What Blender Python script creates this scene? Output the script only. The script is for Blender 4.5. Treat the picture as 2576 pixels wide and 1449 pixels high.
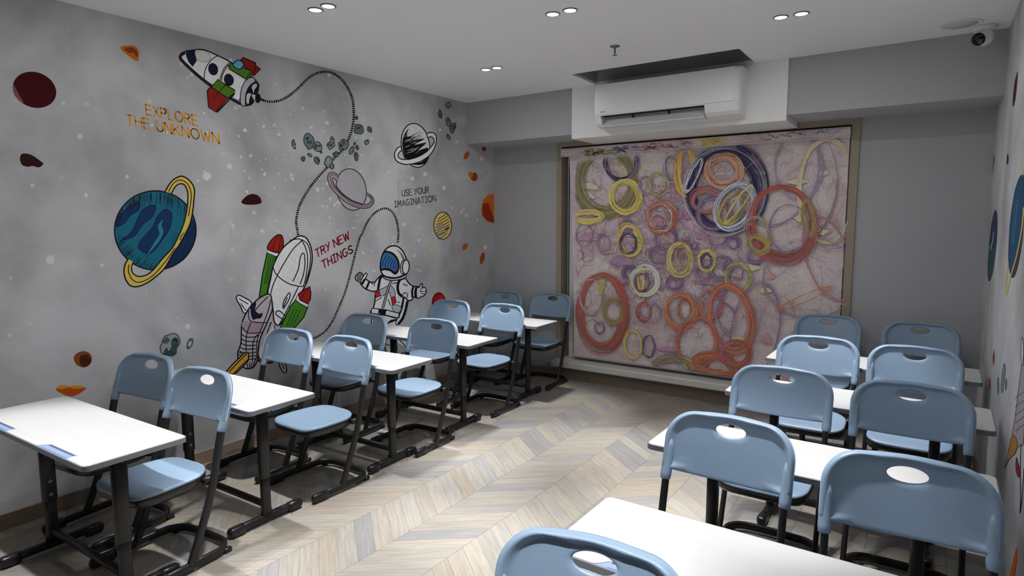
import bpy, bmesh, math, random
from mathutils import Vector, Matrix
for o in list(bpy.data.objects): bpy.data.objects.remove(o)
SC = bpy.context.scene
COL = SC.collection
# ------------------------------------------------------------------ camera
YAW, PIT, ROL, FPX = 0.5974, 0.1077, -0.0024, 1554.335
CAM = Vector((4.1139, -0.3446, 1.6719))
IW, IH = 2576, 1449
FW = Vector((-math.sin(YAW)*math.cos(PIT), math.cos(YAW)*math.cos(PIT), -math.sin(PIT)))
_r = Vector((math.cos(YAW), math.sin(YAW), 0)); _u = _r.cross(FW)
RT = _r*math.cos(ROL) + _u*math.sin(ROL)
UP = -_r*math.sin(ROL) + _u*math.cos(ROL)
cd = bpy.data.cameras.new('camera'); co = bpy.data.objects.new('camera', cd); COL.objects.link(co)
m = Matrix((RT, UP, -FW)).transposed().to_4x4(); m.translation = CAM
co.matrix_world = m
cd.sensor_width = 36; cd.lens = FPX/IW*36; cd.clip_start = 0.05
SC.camera = co
# ------------------------------------------------------------------ world, exposure
w = bpy.data.worlds.new('world'); SC.world = w; w.use_nodes = True
w.node_tree.nodes['Background'].inputs[0].default_value = (0.05, 0.055, 0.07, 1)
w.node_tree.nodes['Background'].inputs[1].default_value = 0.3
vs = SC.view_settings
vs.view_transform = 'Standard'; vs.look = 'None'; vs.exposure = 0.33; vs.gamma = 1.0; vs.use_curve_mapping = False
BEAM_W, BEAM_ANGLE, BEAM_BLEND = 108.0, 53.0, 0.5      # each round downlight: narrow beam ...
SPILL_W = 1.9                                          # ... and the dim wide spill round it
# ------------------------------------------------------------------ room sizes (metres)
W, H = 4.44, 2.90
YB, ZB = 4.865, 2.478           # beam across the window wall
YW = 5.345                      # window wall
YR = -1.15                      # wall behind the camera
BX0, BX1, BZ, BY = 1.262, 3.128, 2.435, 4.845   # white boxing round the air conditioner
WX0, WX1 = 0.826, 3.587         # window surround, outer
BB = 0.088
# photograph point -> point on a wall plane
def ray(u, v): return FW + RT*((u-IW/2)/FPX) - UP*((v-IH/2)/FPX)
def on_x(u, v, x): d = ray(u, v); return CAM + d*((x-CAM.x)/d.x)
def on_y(u, v, y): d = ray(u, v); return CAM + d*((y-CAM.y)/d.y)
def in_px(p):
    d = Vector(p)-CAM; z = d.dot(FW)
    return (IW/2+FPX*d.dot(RT)/z, IH/2-FPX*d.dot(UP)/z, z)
# ------------------------------------------------------------------ colours and materials
def lin(c): c = c/255; return c/12.92 if c <= .04045 else ((c+.055)/1.055)**2.4
def rgb(r, g, b, k=1.0): return (min(.92, lin(r)*k), min(.92, lin(g)*k), min(.92, lin(b)*k), 1)
MATS = {}
def mat(name, color, rough=.5, noise=0.0, scale=8.0, bump=0.0, bscale=400.0, spec=.5, metal=0.0, stretch=None, color2=None):
    if name in MATS: return MATS[name]
    m = bpy.data.materials.new(name); m.use_nodes = True; nt = m.node_tree; b = nt.nodes['Principled BSDF']
    b.inputs['Roughness'].default_value = rough; b.inputs['Metallic'].default_value = metal
    b.inputs['Specular IOR Level'].default_value = spec
    tc = nt.nodes.new('ShaderNodeTexCoord'); mp = nt.nodes.new('ShaderNodeMapping')
    nt.links.new(tc.outputs['Object'], mp.inputs[0])
    if stretch: mp.inputs['Scale'].default_value = stretch
    n = nt.nodes.new('ShaderNodeTexNoise'); n.inputs['Scale'].default_value = scale; n.inputs['Detail'].default_value = 6
    nt.links.new(mp.outputs[0], n.inputs['Vector'])
    mx = nt.nodes.new('ShaderNodeMix'); mx.data_type = 'RGBA'
    c2 = color2 or tuple(max(0, c*(1-noise)) for c in color[:3])+(1,)
    c1 = color if color2 else tuple(min(1, c*(1+noise)) for c in color[:3])+(1,)
    mx.inputs[6].default_value = c1; mx.inputs[7].default_value = c2
    nt.links.new(n.outputs['Fac'], mx.inputs[0]); nt.links.new(mx.outputs[2], b.inputs['Base Color'])
    if bump:
        n2 = nt.nodes.new('ShaderNodeTexNoise'); n2.inputs['Scale'].default_value = bscale; n2.inputs['Detail'].default_value = 2
        nt.links.new(mp.outputs[0], n2.inputs['Vector'])
        bp = nt.nodes.new('ShaderNodeBump'); bp.inputs['Strength'].default_value = bump; bp.inputs['Distance'].default_value = .001
        nt.links.new(n2.outputs['Fac'], bp.inputs['Height']); nt.links.new(bp.outputs[0], b.inputs['Normal'])
    MATS[name] = m; return m
def paint_mat(name, rough=.6):
    if name in MATS: return MATS[name]
    m = bpy.data.materials.new(name); m.use_nodes = True; nt = m.node_tree; b = nt.nodes['Principled BSDF']
    a = nt.nodes.new('ShaderNodeAttribute'); a.attribute_name = 'Col'
    n = nt.nodes.new('ShaderNodeTexNoise'); n.inputs['Scale'].default_value = 30
    tc = nt.nodes.new('ShaderNodeTexCoord'); nt.links.new(tc.outputs['Object'], n.inputs['Vector'])
    mr = nt.nodes.new('ShaderNodeMapRange'); mr.inputs[3].default_value = .88; mr.inputs[4].default_value = 1.12
    nt.links.new(n.outputs['Fac'], mr.inputs[0])
    vm = nt.nodes.new('ShaderNodeVectorMath'); vm.operation = 'SCALE'
    nt.links.new(a.outputs['Color'], vm.inputs[0]); nt.links.new(mr.outputs[0], vm.inputs['Scale'])
    nt.links.new(vm.outputs[0], b.inputs['Base Color']); b.inputs['Roughness'].default_value = rough
    b.inputs['Specular IOR Level'].default_value = .12
    MATS[name] = m; return m
def cloud_mat(name, dark, light, axes):
    """grey watercolour wash of the printed wallpaper"""
    m = bpy.data.materials.new(name); m.use_nodes = True; nt = m.node_tree; b = nt.nodes['Principled BSDF']
    tc = nt.nodes.new('ShaderNodeTexCoord'); mp = nt.nodes.new('ShaderNodeMapping')
    nt.links.new(tc.outputs['Object'], mp.inputs[0]); mp.inputs['Scale'].default_value = axes
    n1 = nt.nodes.new('ShaderNodeTexNoise'); n1.inputs['Scale'].default_value = 1.15; n1.inputs['Detail'].default_value = 4; n1.inputs['Distortion'].default_value = .6
    n2 = nt.nodes.new('ShaderNodeTexNoise'); n2.inputs['Scale'].default_value = 4.5; n2.inputs['Detail'].default_value = 7
    for n in (n1, n2): nt.links.new(mp.outputs[0], n.inputs['Vector'])
    ad = nt.nodes.new('ShaderNodeMath'); ad.operation = 'MULTIPLY_ADD'; ad.inputs[1].default_value = .3
    nt.links.new(n2.outputs['Fac'], ad.inputs[0]); nt.links.new(n1.outputs['Fac'], ad.inputs[2])
    cr = nt.nodes.new('ShaderNodeValToRGB'); e = cr.color_ramp.elements
    e[0].position = .48; e[0].color = dark; e[1].position = .82; e[1].color = light
    nt.links.new(ad.outputs[0], cr.inputs[0]); nt.links.new(cr.outputs[0], b.inputs['Base Color'])
    b.inputs['Roughness'].default_value = .65; b.inputs['Specular IOR Level'].default_value = .25
    MATS[name] = m; return m
# ------------------------------------------------------------------ mesh helpers
def obj(name, verts, faces, material, parent=None, smooth=False, cols=None, loc=None):
    me = bpy.data.meshes.new(name); me.from_pydata([tuple(v) for v in verts], [], faces)
    if material is not None:
        me.materials.append(material)
    if smooth:
        me.polygons.foreach_set('use_smooth', [True]*len(me.polygons))
    if cols is not None:
        ca = me.color_attributes.new('Col', 'FLOAT_COLOR', 'CORNER'); buf = []
        for p, c in zip(me.polygons, cols): buf += list(c)*p.loop_total
        ca.data.foreach_set('color', buf)
    me.update()
    o = bpy.data.objects.new(name, me); COL.objects.link(o)
    if parent: o.parent = parent
    if loc: o.location = loc
    return o
class MB:
    def __init__(s): s.v = []; s.f = []
    def add(s, v, f):
        b = len(s.v); s.v += [tuple(p) for p in v]; s.f += [tuple(i+b for i in q) for q in f]; return s
    def box(s, x0, x1, y0, y1, z0, z1):
        v = [(x, y, z) for z in (z0, z1) for y in (y0, y1) for x in (x0, x1)]
        return s.add(v, [(0, 2, 3, 1), (4, 5, 7, 6), (0, 1, 5, 4), (2, 6, 7, 3), (0, 4, 6, 2), (1, 3, 7, 5)])
    def prism(s, poly, z0, z1):
        n = len(poly); v = [(x, y, z0) for x, y in poly]+[(x, y, z1) for x, y in poly]
        f = [tuple(range(n-1, -1, -1)), tuple(range(n, 2*n))]+[(i, (i+1) % n, n+(i+1) % n, n+i) for i in range(n)]
        return s.add(v, f)
    def xprism(s, prof, x0, x1):
        n = len(prof); v = [(x0, y, z) for y, z in prof]+[(x1, y, z) for y, z in prof]
        f = [tuple(range(n)), tuple(range(2*n-1, n-1, -1))]+[(i, n+i, n+(i+1) % n, (i+1) % n) for i in range(n)]
        return s.add(v, f)
    def tube(s, path, ra, rb, n=14, side=Vector((1, 0, 0)), closed=False, cap=True, pw=2.0):
        """sweep an oval (ra along side, rb across) along path; ra, rb may be lists"""
        P = [Vector(p) for p in path]; N = len(P); rings = []
        for i, p in enumerate(P):
            t = (P[(i+1) % N]-P[i-1]) if closed else (P[min(i+1, N-1)]-P[max(i-1, 0)])
            t.normalize()
            a = side-t*side.dot(t)
            if a.length < 1e-4: a = t.orthogonal()
            a.normalize(); b = t.cross(a)
            A = ra[i] if isinstance(ra, (list, tuple)) else ra; B = rb[i] if isinstance(rb, (list, tuple)) else rb
            rg = []
            for k in range(n):
                c, q = math.cos(2*math.pi*k/n), math.sin(2*math.pi*k/n)
                c = math.copysign(abs(c)**(2/pw), c); q = math.copysign(abs(q)**(2/pw), q)
                rg.append(p+a*A*c+b*B*q)
            rings.append(rg)
        v = [q for r in rings for q in r]; f = []
        for i in range(N if closed else N-1):
            j = (i+1) % N
            for k in range(n): f.append((i*n+k, i*n+(k+1) % n, j*n+(k+1) % n, j*n+k))
        if cap and not closed:
            f.append(tuple(range(n-1, -1, -1))); f.append(tuple(range((N-1)*n, N*n)))
        return s.add(v, f)
    def lathe(s, prof, c=(0, 0, 0), n=28, R=None):
        v = []; f = []; m = len(prof)
        for k in range(n):
            a = 2*math.pi*k/n
            for r, z in prof:
                p = Vector((r*math.cos(a), r*math.sin(a), z))
                if R: p = R @ p
                v.append(p+Vector(c))
        for k in range(n):
            j = (k+1) % n
            for i in range(m-1): f.append((k*m+i, j*m+i, j*m+i+1, k*m+i+1))
        return s.add(v, f)
    def build(s, name, material, parent=None, smooth=False, loc=None): return obj(name, s.v, s.f, material, parent, smooth, None, loc)
def empty(name, loc=(0, 0, 0), rz=0):
    o = bpy.data.objects.new(name, None); COL.objects.link(o); o.location = loc; o.rotation_euler = (0, 0, rz); o.empty_display_size = .1; return o
def tag(o, label, cat, group=None):
    o['label'] = label; o['category'] = cat
    if group: o['group'] = group
    return o
def struct(o, label=None):
    o['kind'] = 'structure'
    if label: o['label'] = label
    return o
def copy_tree(o, parent=None):
    c = o.copy(); COL.objects.link(c); c.parent = parent
    for ch in list(o.children): copy_tree(ch, c)
    return c
def catmull(P, n=6, closed=False):
    out = []; N = len(P)
    g = (lambda i: P[i % N]) if closed else (lambda i: P[max(0, min(N-1, i))])
    for i in range(N if closed else N-1):
        a, b, c, d = g(i-1), g(i), g(i+1), g(i+2)
        for k in range(n):
            t = k/n
            out.append(tuple(.5*((2*b[q])+(-a[q]+c[q])*t+(2*a[q]-5*b[q]+4*c[q]-d[q])*t*t+(-a[q]+3*b[q]-3*c[q]+d[q])*t**3) for q in range(2)))
    if not closed: out.append(tuple(P[-1]))
    return out
# ------------------------------------------------------------------ room shell
M_CEIL = mat('ceiling_paint', (.90, .90, .91, 1), .8, .015, 3, spec=.2)
M_GREY = mat('grey_wall_paint', (.44, .445, .455, 1), .75, .03, 2, spec=.2)
M_WHITE = mat('white_boxing_paint', (.88, .88, .87, 1), .6, .015, 3, spec=.3)
M_SKIRT = mat('wood_look_skirting', rgb(152, 134, 116), .45, .18, 6, stretch=(1, 1, 8))
M_STONE = mat('beige_stone_surround', rgb(158, 145, 126), .5, .12, 5)
M_SILL = mat('pale_stone_sill', rgb(216, 213, 207), .3, .08, 9)
M_PLAST = mat('glossy_white_plastic', (.86, .86, .85, 1), .3, .01, 4)
M_DARK = mat('dark_gap', (.02, .02, .022, 1), .7, .1, 6)
cl_mat = cloud_mat('mural_wallpaper', rgb(132, 131, 132, 1.68), rgb(170, 170, 171, 1.68), (1, 1, 1))
T = .12
o = MB().box(-T, 0, YR-T, YW+T, -.1, H+T).build('wall_left', cl_mat); struct(o, 'grey wallpaper wall printed with a space mural'); WALL_L = o
o = MB().box(W, W+T, YR-T, YW+T, -.1, H+T).build('wall_right', cl_mat); struct(o, 'right wall with the same grey space wallpaper'); WALL_R = o
o = MB().box(0, W, YR-T, YR, -.1, H+T).build('wall_front', mat('dark_rear_wall', (.05, .05, .055, 1), .5, .1, 3)); struct(o)  # unseen wall; its dark colour is inferred from the dim chairs facing it
b = MB(); b.box(0, WX0+.03, YW, YW+T, -.1, H); b.box(WX1-.03, W, YW, YW+T, -.1, H); b.box(WX0+.03, WX1-.03, YW, YW+T, -.1, .12); b.box(WX0+.03, WX1-.03, YW, YW+T, 2.44, H)
struct(b.build('wall_back', M_GREY), 'plain grey window wall')
# ceiling with the slot cut in front of the air conditioner
CX0, CX1, CY0, CY1 = 1.508, 2.88, 4.378, BY
b = MB(); zt = H+.02
for a in ((0, W, YR, CY0), (0, CX0, CY0, CY1), (CX1, W, CY0, CY1), (0, W, CY1, YW)): b.box(*a, H, zt)
CEIL = struct(b.build('ceiling', M_CEIL), 'flat white ceiling with a slot cut above the air conditioner')
b = MB()
b.box(CX0-.03, CX0, CY0, CY1, zt, H+.55); b.box(CX1, CX1+.03, CY0, CY1, zt, H+.55); b.box(CX0, CX1, CY0-.03, CY0, zt, H+.55); b.box(CX0-.03, CX1+.03, CY1, CY1+.03, zt, H+.55)
b.box(CX0-.03, CX1+.03, CY0-.03, CY1+.03, H+.55, H+.58)
b.build('slot_lining', mat('grey_slot_lining', (.42, .415, .405, 1), .9, .2, 4), CEIL)  # lining is an even grey, darker than the ceiling paint
b = MB(); b.box(0, BX0, YB, YW, ZB, H); b.box(BX1, W, YB, YW, ZB, H)
struct(b.build('ceiling_beam', M_GREY), 'grey beam across the window wall')
struct(MB().box(BX0, BX1, BY, YW, BZ, H).build('boxing', M_WHITE), 'white boxing behind the air conditioner')
# skirting
def skirt(name, pieces):
    r = None
    for i, a in enumerate(pieces):
        o = MB().box(*a, 0, BB).build(name if r is None else 'skirting_tile', M_SKIRT, r)
        if r is None: r = struct(o)
def tiles_y(x0, x1, y0, y1, L=1.2):
    out = []; y = y0
    while y < y1-.01: out.append((x0, x1, y, min(y+L, y1)-.002)); y += L
    return out
def tiles_x(y0, y1, x0, x1, L=1.2):
    out = []; x = x0
    while x < x1-.01: out.append((x, min(x+L, x1)-.002, y0, y1)); x += L
    return out
skirt('baseboard_left', tiles_y(0, .011, YR, YW)); skirt('baseboard_right', tiles_y(W-.011, W, YR, YW))
skirt('baseboard_back', tiles_x(YW-.011, YW, .011, W-.011))
# window: surround, sill, frame, panes
tr = MB(); FT = .055
tr.box(WX0, WX0+FT, YW-.02, YW+.13, .2, ZB); S1 = struct(tr.build('trim_1', M_STONE), 'beige stone surround of the window')
MB().box(WX1-FT-.005, WX1, YW-.02, YW+.13, .2, ZB).build('jamb', M_STONE, S1)
MB().box(WX0+FT, WX1-FT-.005, YW-.02, YW+.13, 2.430, ZB).build('head', M_STONE, S1)
b = MB(); b.xprism([(5.235, .135), (5.228, .145), (5.228, .193), (5.238, .203), (YW+.13, .215), (YW+.13, .1), (YW, .1), (YW, .135)][::-1], WX0, WX1)
struct(b.build('trim_2', M_SILL), 'pale stone sill under the printed blind')
M_ALU = mat('white_window_frame', (.72, .72, .70, 1), .35, .02, 5)
WIN = struct(MB().box(.94, .99, YW+.06, YW+.11, .215, 2.425).build('window_1', M_ALU), 'white framed window behind the blind')
for a in ((3.47, 3.53), (2.2, 2.26)): MB().box(*a, YW+.06, YW+.11, .215, 2.425).build('mullion', M_ALU, WIN)
for a in ((.215, .265), (2.375, 2.425)): MB().box(.99, 3.47, YW+.065, YW+.105, *a).build('rail', M_ALU, WIN)
g = bpy.data.materials.new('window_glass'); g.use_nodes = True; gb = g.node_tree.nodes['Principled BSDF']
gb.inputs['Transmission Weight'].default_value = .9; gb.inputs['Roughness'].default_value = .02; gb.inputs['Base Color'].default_value = (.8, .85, .85, 1)
for a in ((.99, 2.2), (2.26, 3.47)): MB().box(*a, YW+.082, YW+.088, .265, 2.375).build('pane', g, WIN)
# ------------------------------------------------------------------ floor of chevron planks
def plank_mat(name, src):
    m = bpy.data.materials.new(name); m.use_nodes = True; nt = m.node_tree; b = nt.nodes['Principled BSDF']
    if src == 'object':
        oi = nt.nodes.new('ShaderNodeObjectInfo'); col = oi.outputs['Color']
    else:
        at = nt.nodes.new('ShaderNodeAttribute'); at.attribute_name = 'Col'; col = at.outputs['Color']
    uv = nt.nodes.new('ShaderNodeUVMap'); uv.uv_map = 'UVMap'
    add = nt.nodes.new('ShaderNodeVectorMath'); add.operation = 'ADD'
    sc = nt.nodes.new('ShaderNodeVectorMath'); sc.operation = 'SCALE'; sc.inputs['Scale'].default_value = 97.0
    nt.links.new(col, sc.inputs[0]); nt.links.new(uv.outputs[0], add.inputs[0]); nt.links.new(sc.outputs[0], add.inputs[1])
    mp = nt.nodes.new('ShaderNodeMapping'); mp.inputs['Scale'].default_value = (2.2, 30, 1); nt.links.new(add.outputs[0], mp.inputs[0])
    n = nt.nodes.new('ShaderNodeTexNoise'); n.inputs['Scale'].default_value = 2.2; n.inputs['Detail'].default_value = 7; n.inputs['Roughness'].default_value = .65
    nt.links.new(mp.outputs[0], n.inputs['Vector'])
    cr = nt.nodes.new('ShaderNodeValToRGB'); e = cr.color_ramp.elements
    e[0].position = .26; e[0].color = (.70, .715, .76, 1); e[1].position = .70; e[1].color = (1.08, 1.07, 1.05, 1)
    nt.links.new(n.outputs['Fac'], cr.inputs[0])
    mx = nt.nodes.new('ShaderNodeMix'); mx.data_type = 'RGBA'; mx.blend_type = 'MULTIPLY'; mx.inputs[0].default_value = 1
    nt.links.new(col, mx.inputs[6]); nt.links.new(cr.outputs[0], mx.inputs[7]); nt.links.new(mx.outputs[2], b.inputs['Base Color'])
    b.inputs['Roughness'].default_value = .42; b.inputs['Specular IOR Level'].default_value = .35
    return m
PM_O, PM_A = plank_mat('floor_plank', 'object'), plank_mat('floor_plank_far', 'attr')
FLOOR = struct(MB().box(0, W, YR, YW, -.06, -.004).build('floor', mat('floor_joint', rgb(120, 104, 88), .8, .1)), 'chevron floor of pale wood planks')
PW, PY, SL, GAP = .3433, .119, .80, .0007
X_OFF = 1.512-4*PW-PW        # column edges at 1.512 + k*PW
def plank_geo(s):
    h = PW/2-GAP; e = PY/2-GAP
    top = [(-h, -s*SL*h-e), (h, s*SL*h-e), (h, s*SL*h+e), (-h, -s*SL*h+e)]
    return [(x, y, -.004) for x, y in top]+[(x, y, 0) for x, y in top]
PF = [(4, 5, 6, 7), (0, 1, 5, 4), (1, 2, 6, 5), (2, 3, 7, 6), (3, 0, 4, 7)]
def plank_uv(me, s, ofs=lambda i: (0, 0)):
    uvl = me.uv_layers.new(name='UVMap'); c = math.cos(math.atan(SL)); q = math.sin(math.atan(SL))*s
    for p in me.polygons:
        ox, oy = ofs(p.index)
        for li in p.loop_indices:
            v = me.vertices[me.loops[li].vertex_index].co; x, y = v.x-ox, v.y-oy
            uvl.data[li].uv = (x*c+y*q, -x*q+y*c)
random.seed(11)
tones = [rgb(196, 187, 173), rgb(191, 184, 172), rgb(199, 190, 176), rgb(188, 181, 172), rgb(181, 177, 173), rgb(196, 184, 168), rgb(196, 189, 178), rgb(176, 173, 170), rgb(199, 187, 169)]
cand = []
ncol = int(W/PW)+2
for k in range(-1, ncol):
    xc = X_OFF+(k+.5)*PW; s = 1 if k % 2 else -1
    s = -s
    j0 = int((YR-.4)/PY); j1 = int((YW+.4)/PY)
    for j in range(j0, j1):
        yc = j*PY+.03
        if xc-PW/2 < -.001 or xc+PW/2 > W+.001: clip = True
        else: clip = False
        if yc-SL*PW/2-PY/2 < YR or yc+SL*PW/2+PY/2 > YW: clip = True
        c = random.choice(tones); f = .655*random.uniform(.96, 1.04); c = (c[0]*f, c[1]*f, c[2]*f, 1)
        u, v, z = in_px((xc, yc, 0)); area = 1/(z*z*z) if z > .3 else 0
        vis = z > .3 and -40 < u < IW+40 and v < IH+60
        aisle = 1.05 < xc < 3.35
        cand.append((clip, vis, aisle, area, xc, yc, s, c))
good = sorted([c for c in cand if not c[0] and c[1]], key=lambda c: (-c[2], -c[3]))[:300]
gid = set(id(c) for c in good)
pm = {}
for s in (1, -1):
    me = bpy.data.meshes.new('plank'); me.from_pydata(plank_geo(s), [], PF); me.materials.append(PM_O); plank_uv(me, s); pm[s] = me
for c in good:
    o = bpy.data.objects.new('plank', pm[c[6]]); COL.objects.link(o); o.parent = FLOOR; o.location = (c[4], c[5], 0); o.color = c[7]
from itertools import chain
V = []; F = []; C = []; OF = []; SG = []
def clip_poly(P, ax, lim, sgn):
    out = []
    for i in range(len(P)):
        a, b2 = P[i-1], P[i]; da, db = sgn*(a[ax]-lim), sgn*(b2[ax]-lim)
        if (da < 0) != (db < 0): t = da/(da-db); out.append(tuple(a[q]+(b2[q]-a[q])*t for q in range(2)))
        if db <= 0: out.append(b2)
    return out
for c in cand:
    if id(c) in gid: continue
    P = [(x+c[4], y+c[5]) for x, y, z in plank_geo(c[6])[:4]]
    for ax, lim, sg in ((0, 0, -1), (0, W, 1), (1, YR, -1), (1, YW, 1)):
        P = clip_poly(P, ax, lim, sg)
        if len(P) < 3: break
    if len(P) < 3: continue
    n0 = len(V); n = len(P)
    V += [(x, y, -.004) for x, y in P]+[(x, y, 0) for x, y in P]
    fs = [tuple(range(n0+n, n0+2*n))]+[(n0+i, n0+(i+1) % n, n0+n+(i+1) % n, n0+n+i) for i in range(n)]
    F += fs; C += [c[7]]*len(fs); OF += [(c[4], c[5])]*len(fs); SG += [c[6]]*len(fs)
o = obj('plank_field', V, F, PM_A, FLOOR, cols=C); o['kind'] = 'stuff'
uvl = o.data.uv_layers.new(name='UVMap'); ca = math.cos(math.atan(SL)); sa = math.sin(math.atan(SL))
for p in o.data.polygons:
    ox, oy = OF[p.index]; q = sa*SG[p.index]
    for li in p.loop_indices:
        v = o.data.vertices[o.data.loops[li].vertex_index].co; x, y = v.x-ox, v.y-oy
        uvl.data[li].uv = (x*ca+y*q, -x*q+y*ca)
# ------------------------------------------------------------------ flat print (mural, blind)
KW = 1.65
INKW = 1.32
def pc(r, g, b): return rgb(r, g, b, KW)
BLACK, INK = pc(18, 16, 18), pc(28, 26, 30)
WHT, OFFW = pc(205, 205, 204), pc(188, 187, 186)
class Print:
    """flat print traced in photograph coordinates, laid on its wall plane in thin layers"""
    def __init__(s, plane, base, sign, step=4e-5):
        s.step = step; s.lo = .0006; s.V = []; s.F = []; s.C = []; s.plane = plane; s.base = base; s.sign = sign; s.n = 0; s.Z = None
    def zoom(s, ox, oy, k): s.Z = (ox, oy, k); return s
    def px(s, P): ox, oy, k = s.Z; return [(ox+a/k, oy+b/k) for a, b in P]
    def _p(s, u, v):
        d = s.base+s.sign*(s.lo+s.n*s.step)
        return on_x(u, v, d) if s.plane == 'x' else on_y(u, v, d)
    def raw_fill(s, P, col, lift=True):
        if lift: s.n += 1
        b = len(s.V); s.V += [s._p(u, v) for u, v in P]; s.F.append(tuple(range(b, b+len(P)))); s.C.append(col)
    def raw_stroke(s, P, w, col, closed=False, lift=True, taper=False):
        Q = [P[0]]
        for p in P[1:]:
            if math.hypot(p[0]-Q[-1][0], p[1]-Q[-1][1]) > .15: Q.append(p)
        P = Q; N = len(P)
        if N < 2: return
        if lift: s.n += 1
        L = []; Rr = []
        for i, (x, y) in enumerate(P):
            a = P[i-1] if (i or closed) else P[i]; c = P[(i+1) % N] if (i < N-1 or closed) else P[i]
            dx, dy = c[0]-a[0], c[1]-a[1]; l = math.hypot(dx, dy) or 1
            ww = w
            if taper: t = i/(N-1); ww = w*(.25+.75*math.sin(math.pi*min(1, max(0, t))))
            nx, ny = -dy/l*ww/2, dx/l*ww/2
            L.append((x+nx, y+ny)); Rr.append((x-nx, y-ny))
        b = len(s.V)
        for p, q in zip(L, Rr): s.V += [s._p(*p), s._p(*q)]
        for i in range(N if closed else N-1):
            j = (i+1) % N; s.F.append((b+2*i, b+2*i+1, b+2*j+1, b+2*j)); s.C.append(col)
    # in zoomed coordinates
    def fill(s, P, col, ow=0, ocol=BLACK, smooth=True, closed=True):
        P = catmull(P, 5, True) if smooth else P; Q = s.px(P); s.raw_fill(Q, col)
        if ow: s.raw_stroke(Q, ow*INKW, ocol, True)
    def line(s, P, w=2., col=BLACK, smooth=True, taper=False): s.raw_stroke(s.px(catmull(P, 5) if smooth else P), w*INKW, col, taper=taper)
    def ell(s, cx, cy, rx, ry, rot=0, n=40, a0=0, a1=360):
        c, q = math.cos(math.radians(rot)), math.sin(math.radians(rot)); out = []
        full = abs(a1-a0) >= 360
        for i in range(n if full else n+1):
            t = math.radians(a0+(a1-a0)*i/n); x, y = rx*math.cos(t), ry*math.sin(t); out.append((cx+c*x-q*y, cy+q*x+c*y))
        return out
    def oval(s, cx, cy, rx, ry, rot, col, ow=0, ocol=BLACK): s.fill(s.ell(cx, cy, rx, ry, rot), col, ow, ocol, smooth=False)
    def dots(s, P, step=5.6, dash=4.5, w=6.4, col=BLACK):
        C = catmull(P, 8); s.n += 1; acc = 0; seg = []
        for i in range(len(C)-1):
            a, b = C[i], C[i+1]; l = math.hypot(b[0]-a[0], b[1]-a[1]); n = max(1, int(l/.6))
            for k in range(n):
                t = k/n; p = (a[0]+(b[0]-a[0])*t, a[1]+(b[1]-a[1])*t)
                if acc % step < dash: seg.append(p)
                else:
                    if len(seg) > 1: s.raw_stroke([seg[0], seg[len(seg)//2], seg[-1]], w, col, lift=False)
                    seg = []
                acc += l/n
    def text(s, word, o, e, up, col, w):
        (ox, oy), (ex, ey) = o, e; adv = 0; items = []
        for ch in word:
            if ch == ' ': adv += .45; continue
            st, wd = FONT[ch]; items.append((adv, st)); adv += wd+.22
        adv -= .22; dx, dy = (ex-ox)/adv, (ey-oy)/adv; s.n += 1
        for a, st in items:
            for pl in st:
                P = [(ox+dx*(a+x)+up[0]*y, oy+dy*(a+x)+up[1]*y) for x, y in pl]
                Q = s.px(P)
                for (a0, b0), (a1, b1) in zip(Q, Q[1:]):
                    l = math.hypot(a1-a0, b1-b0) or 1; e = w*.3/l
                    s.raw_stroke([(a0-(a1-a0)*e, b0-(b1-b0)*e), (a1+(a1-a0)*e, b1+(b1-b0)*e)], w, col, lift=False)
    def rock(s, cx, cy, rx, ry, seed, rot=0, ow=1.6):
        rnd = random.Random(seed); P = []; c, q = math.cos(math.radians(rot)), math.sin(math.radians(rot))
        for i in range(11):
            t = 2*math.pi*i/11; k = rnd.uniform(.78, 1.12); x, y = rx*k*math.cos(t), ry*k*math.sin(t); P.append((cx+c*x-q*y, cy+q*x+c*y))
        s.fill(P, rnd.choice([pc(92, 104, 106), pc(112, 120, 118), pc(84, 98, 98)]), ow, pc(38, 46, 46))
        for _ in range(3):
            a, r = rnd.uniform(0, 6.28), rnd.uniform(.2, .55); sx, sy = rnd.uniform(.2, .38), rnd.uniform(.2, .38)
            s.oval(cx+rx*r*math.cos(a), cy+ry*r*math.sin(a), rx*sx, ry*sy, rnd.uniform(0, 90), rnd.choice([pc(48, 62, 62), pc(126, 134, 130), pc(58, 76, 78), pc(40, 48, 50)]))
    def build(s, name, parent, material, label=None):
        o = obj(name, s.V, s.F, material, parent, cols=s.C)
        if label: o['label'] = label
        return o
def arcp(cx, cy, rx, ry, a0, a1, n=8): return [(cx+rx*math.cos(math.radians(a0+(a1-a0)*i/n)), cy+ry*math.sin(math.radians(a0+(a1-a0)*i/n))) for i in range(n+1)]
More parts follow.
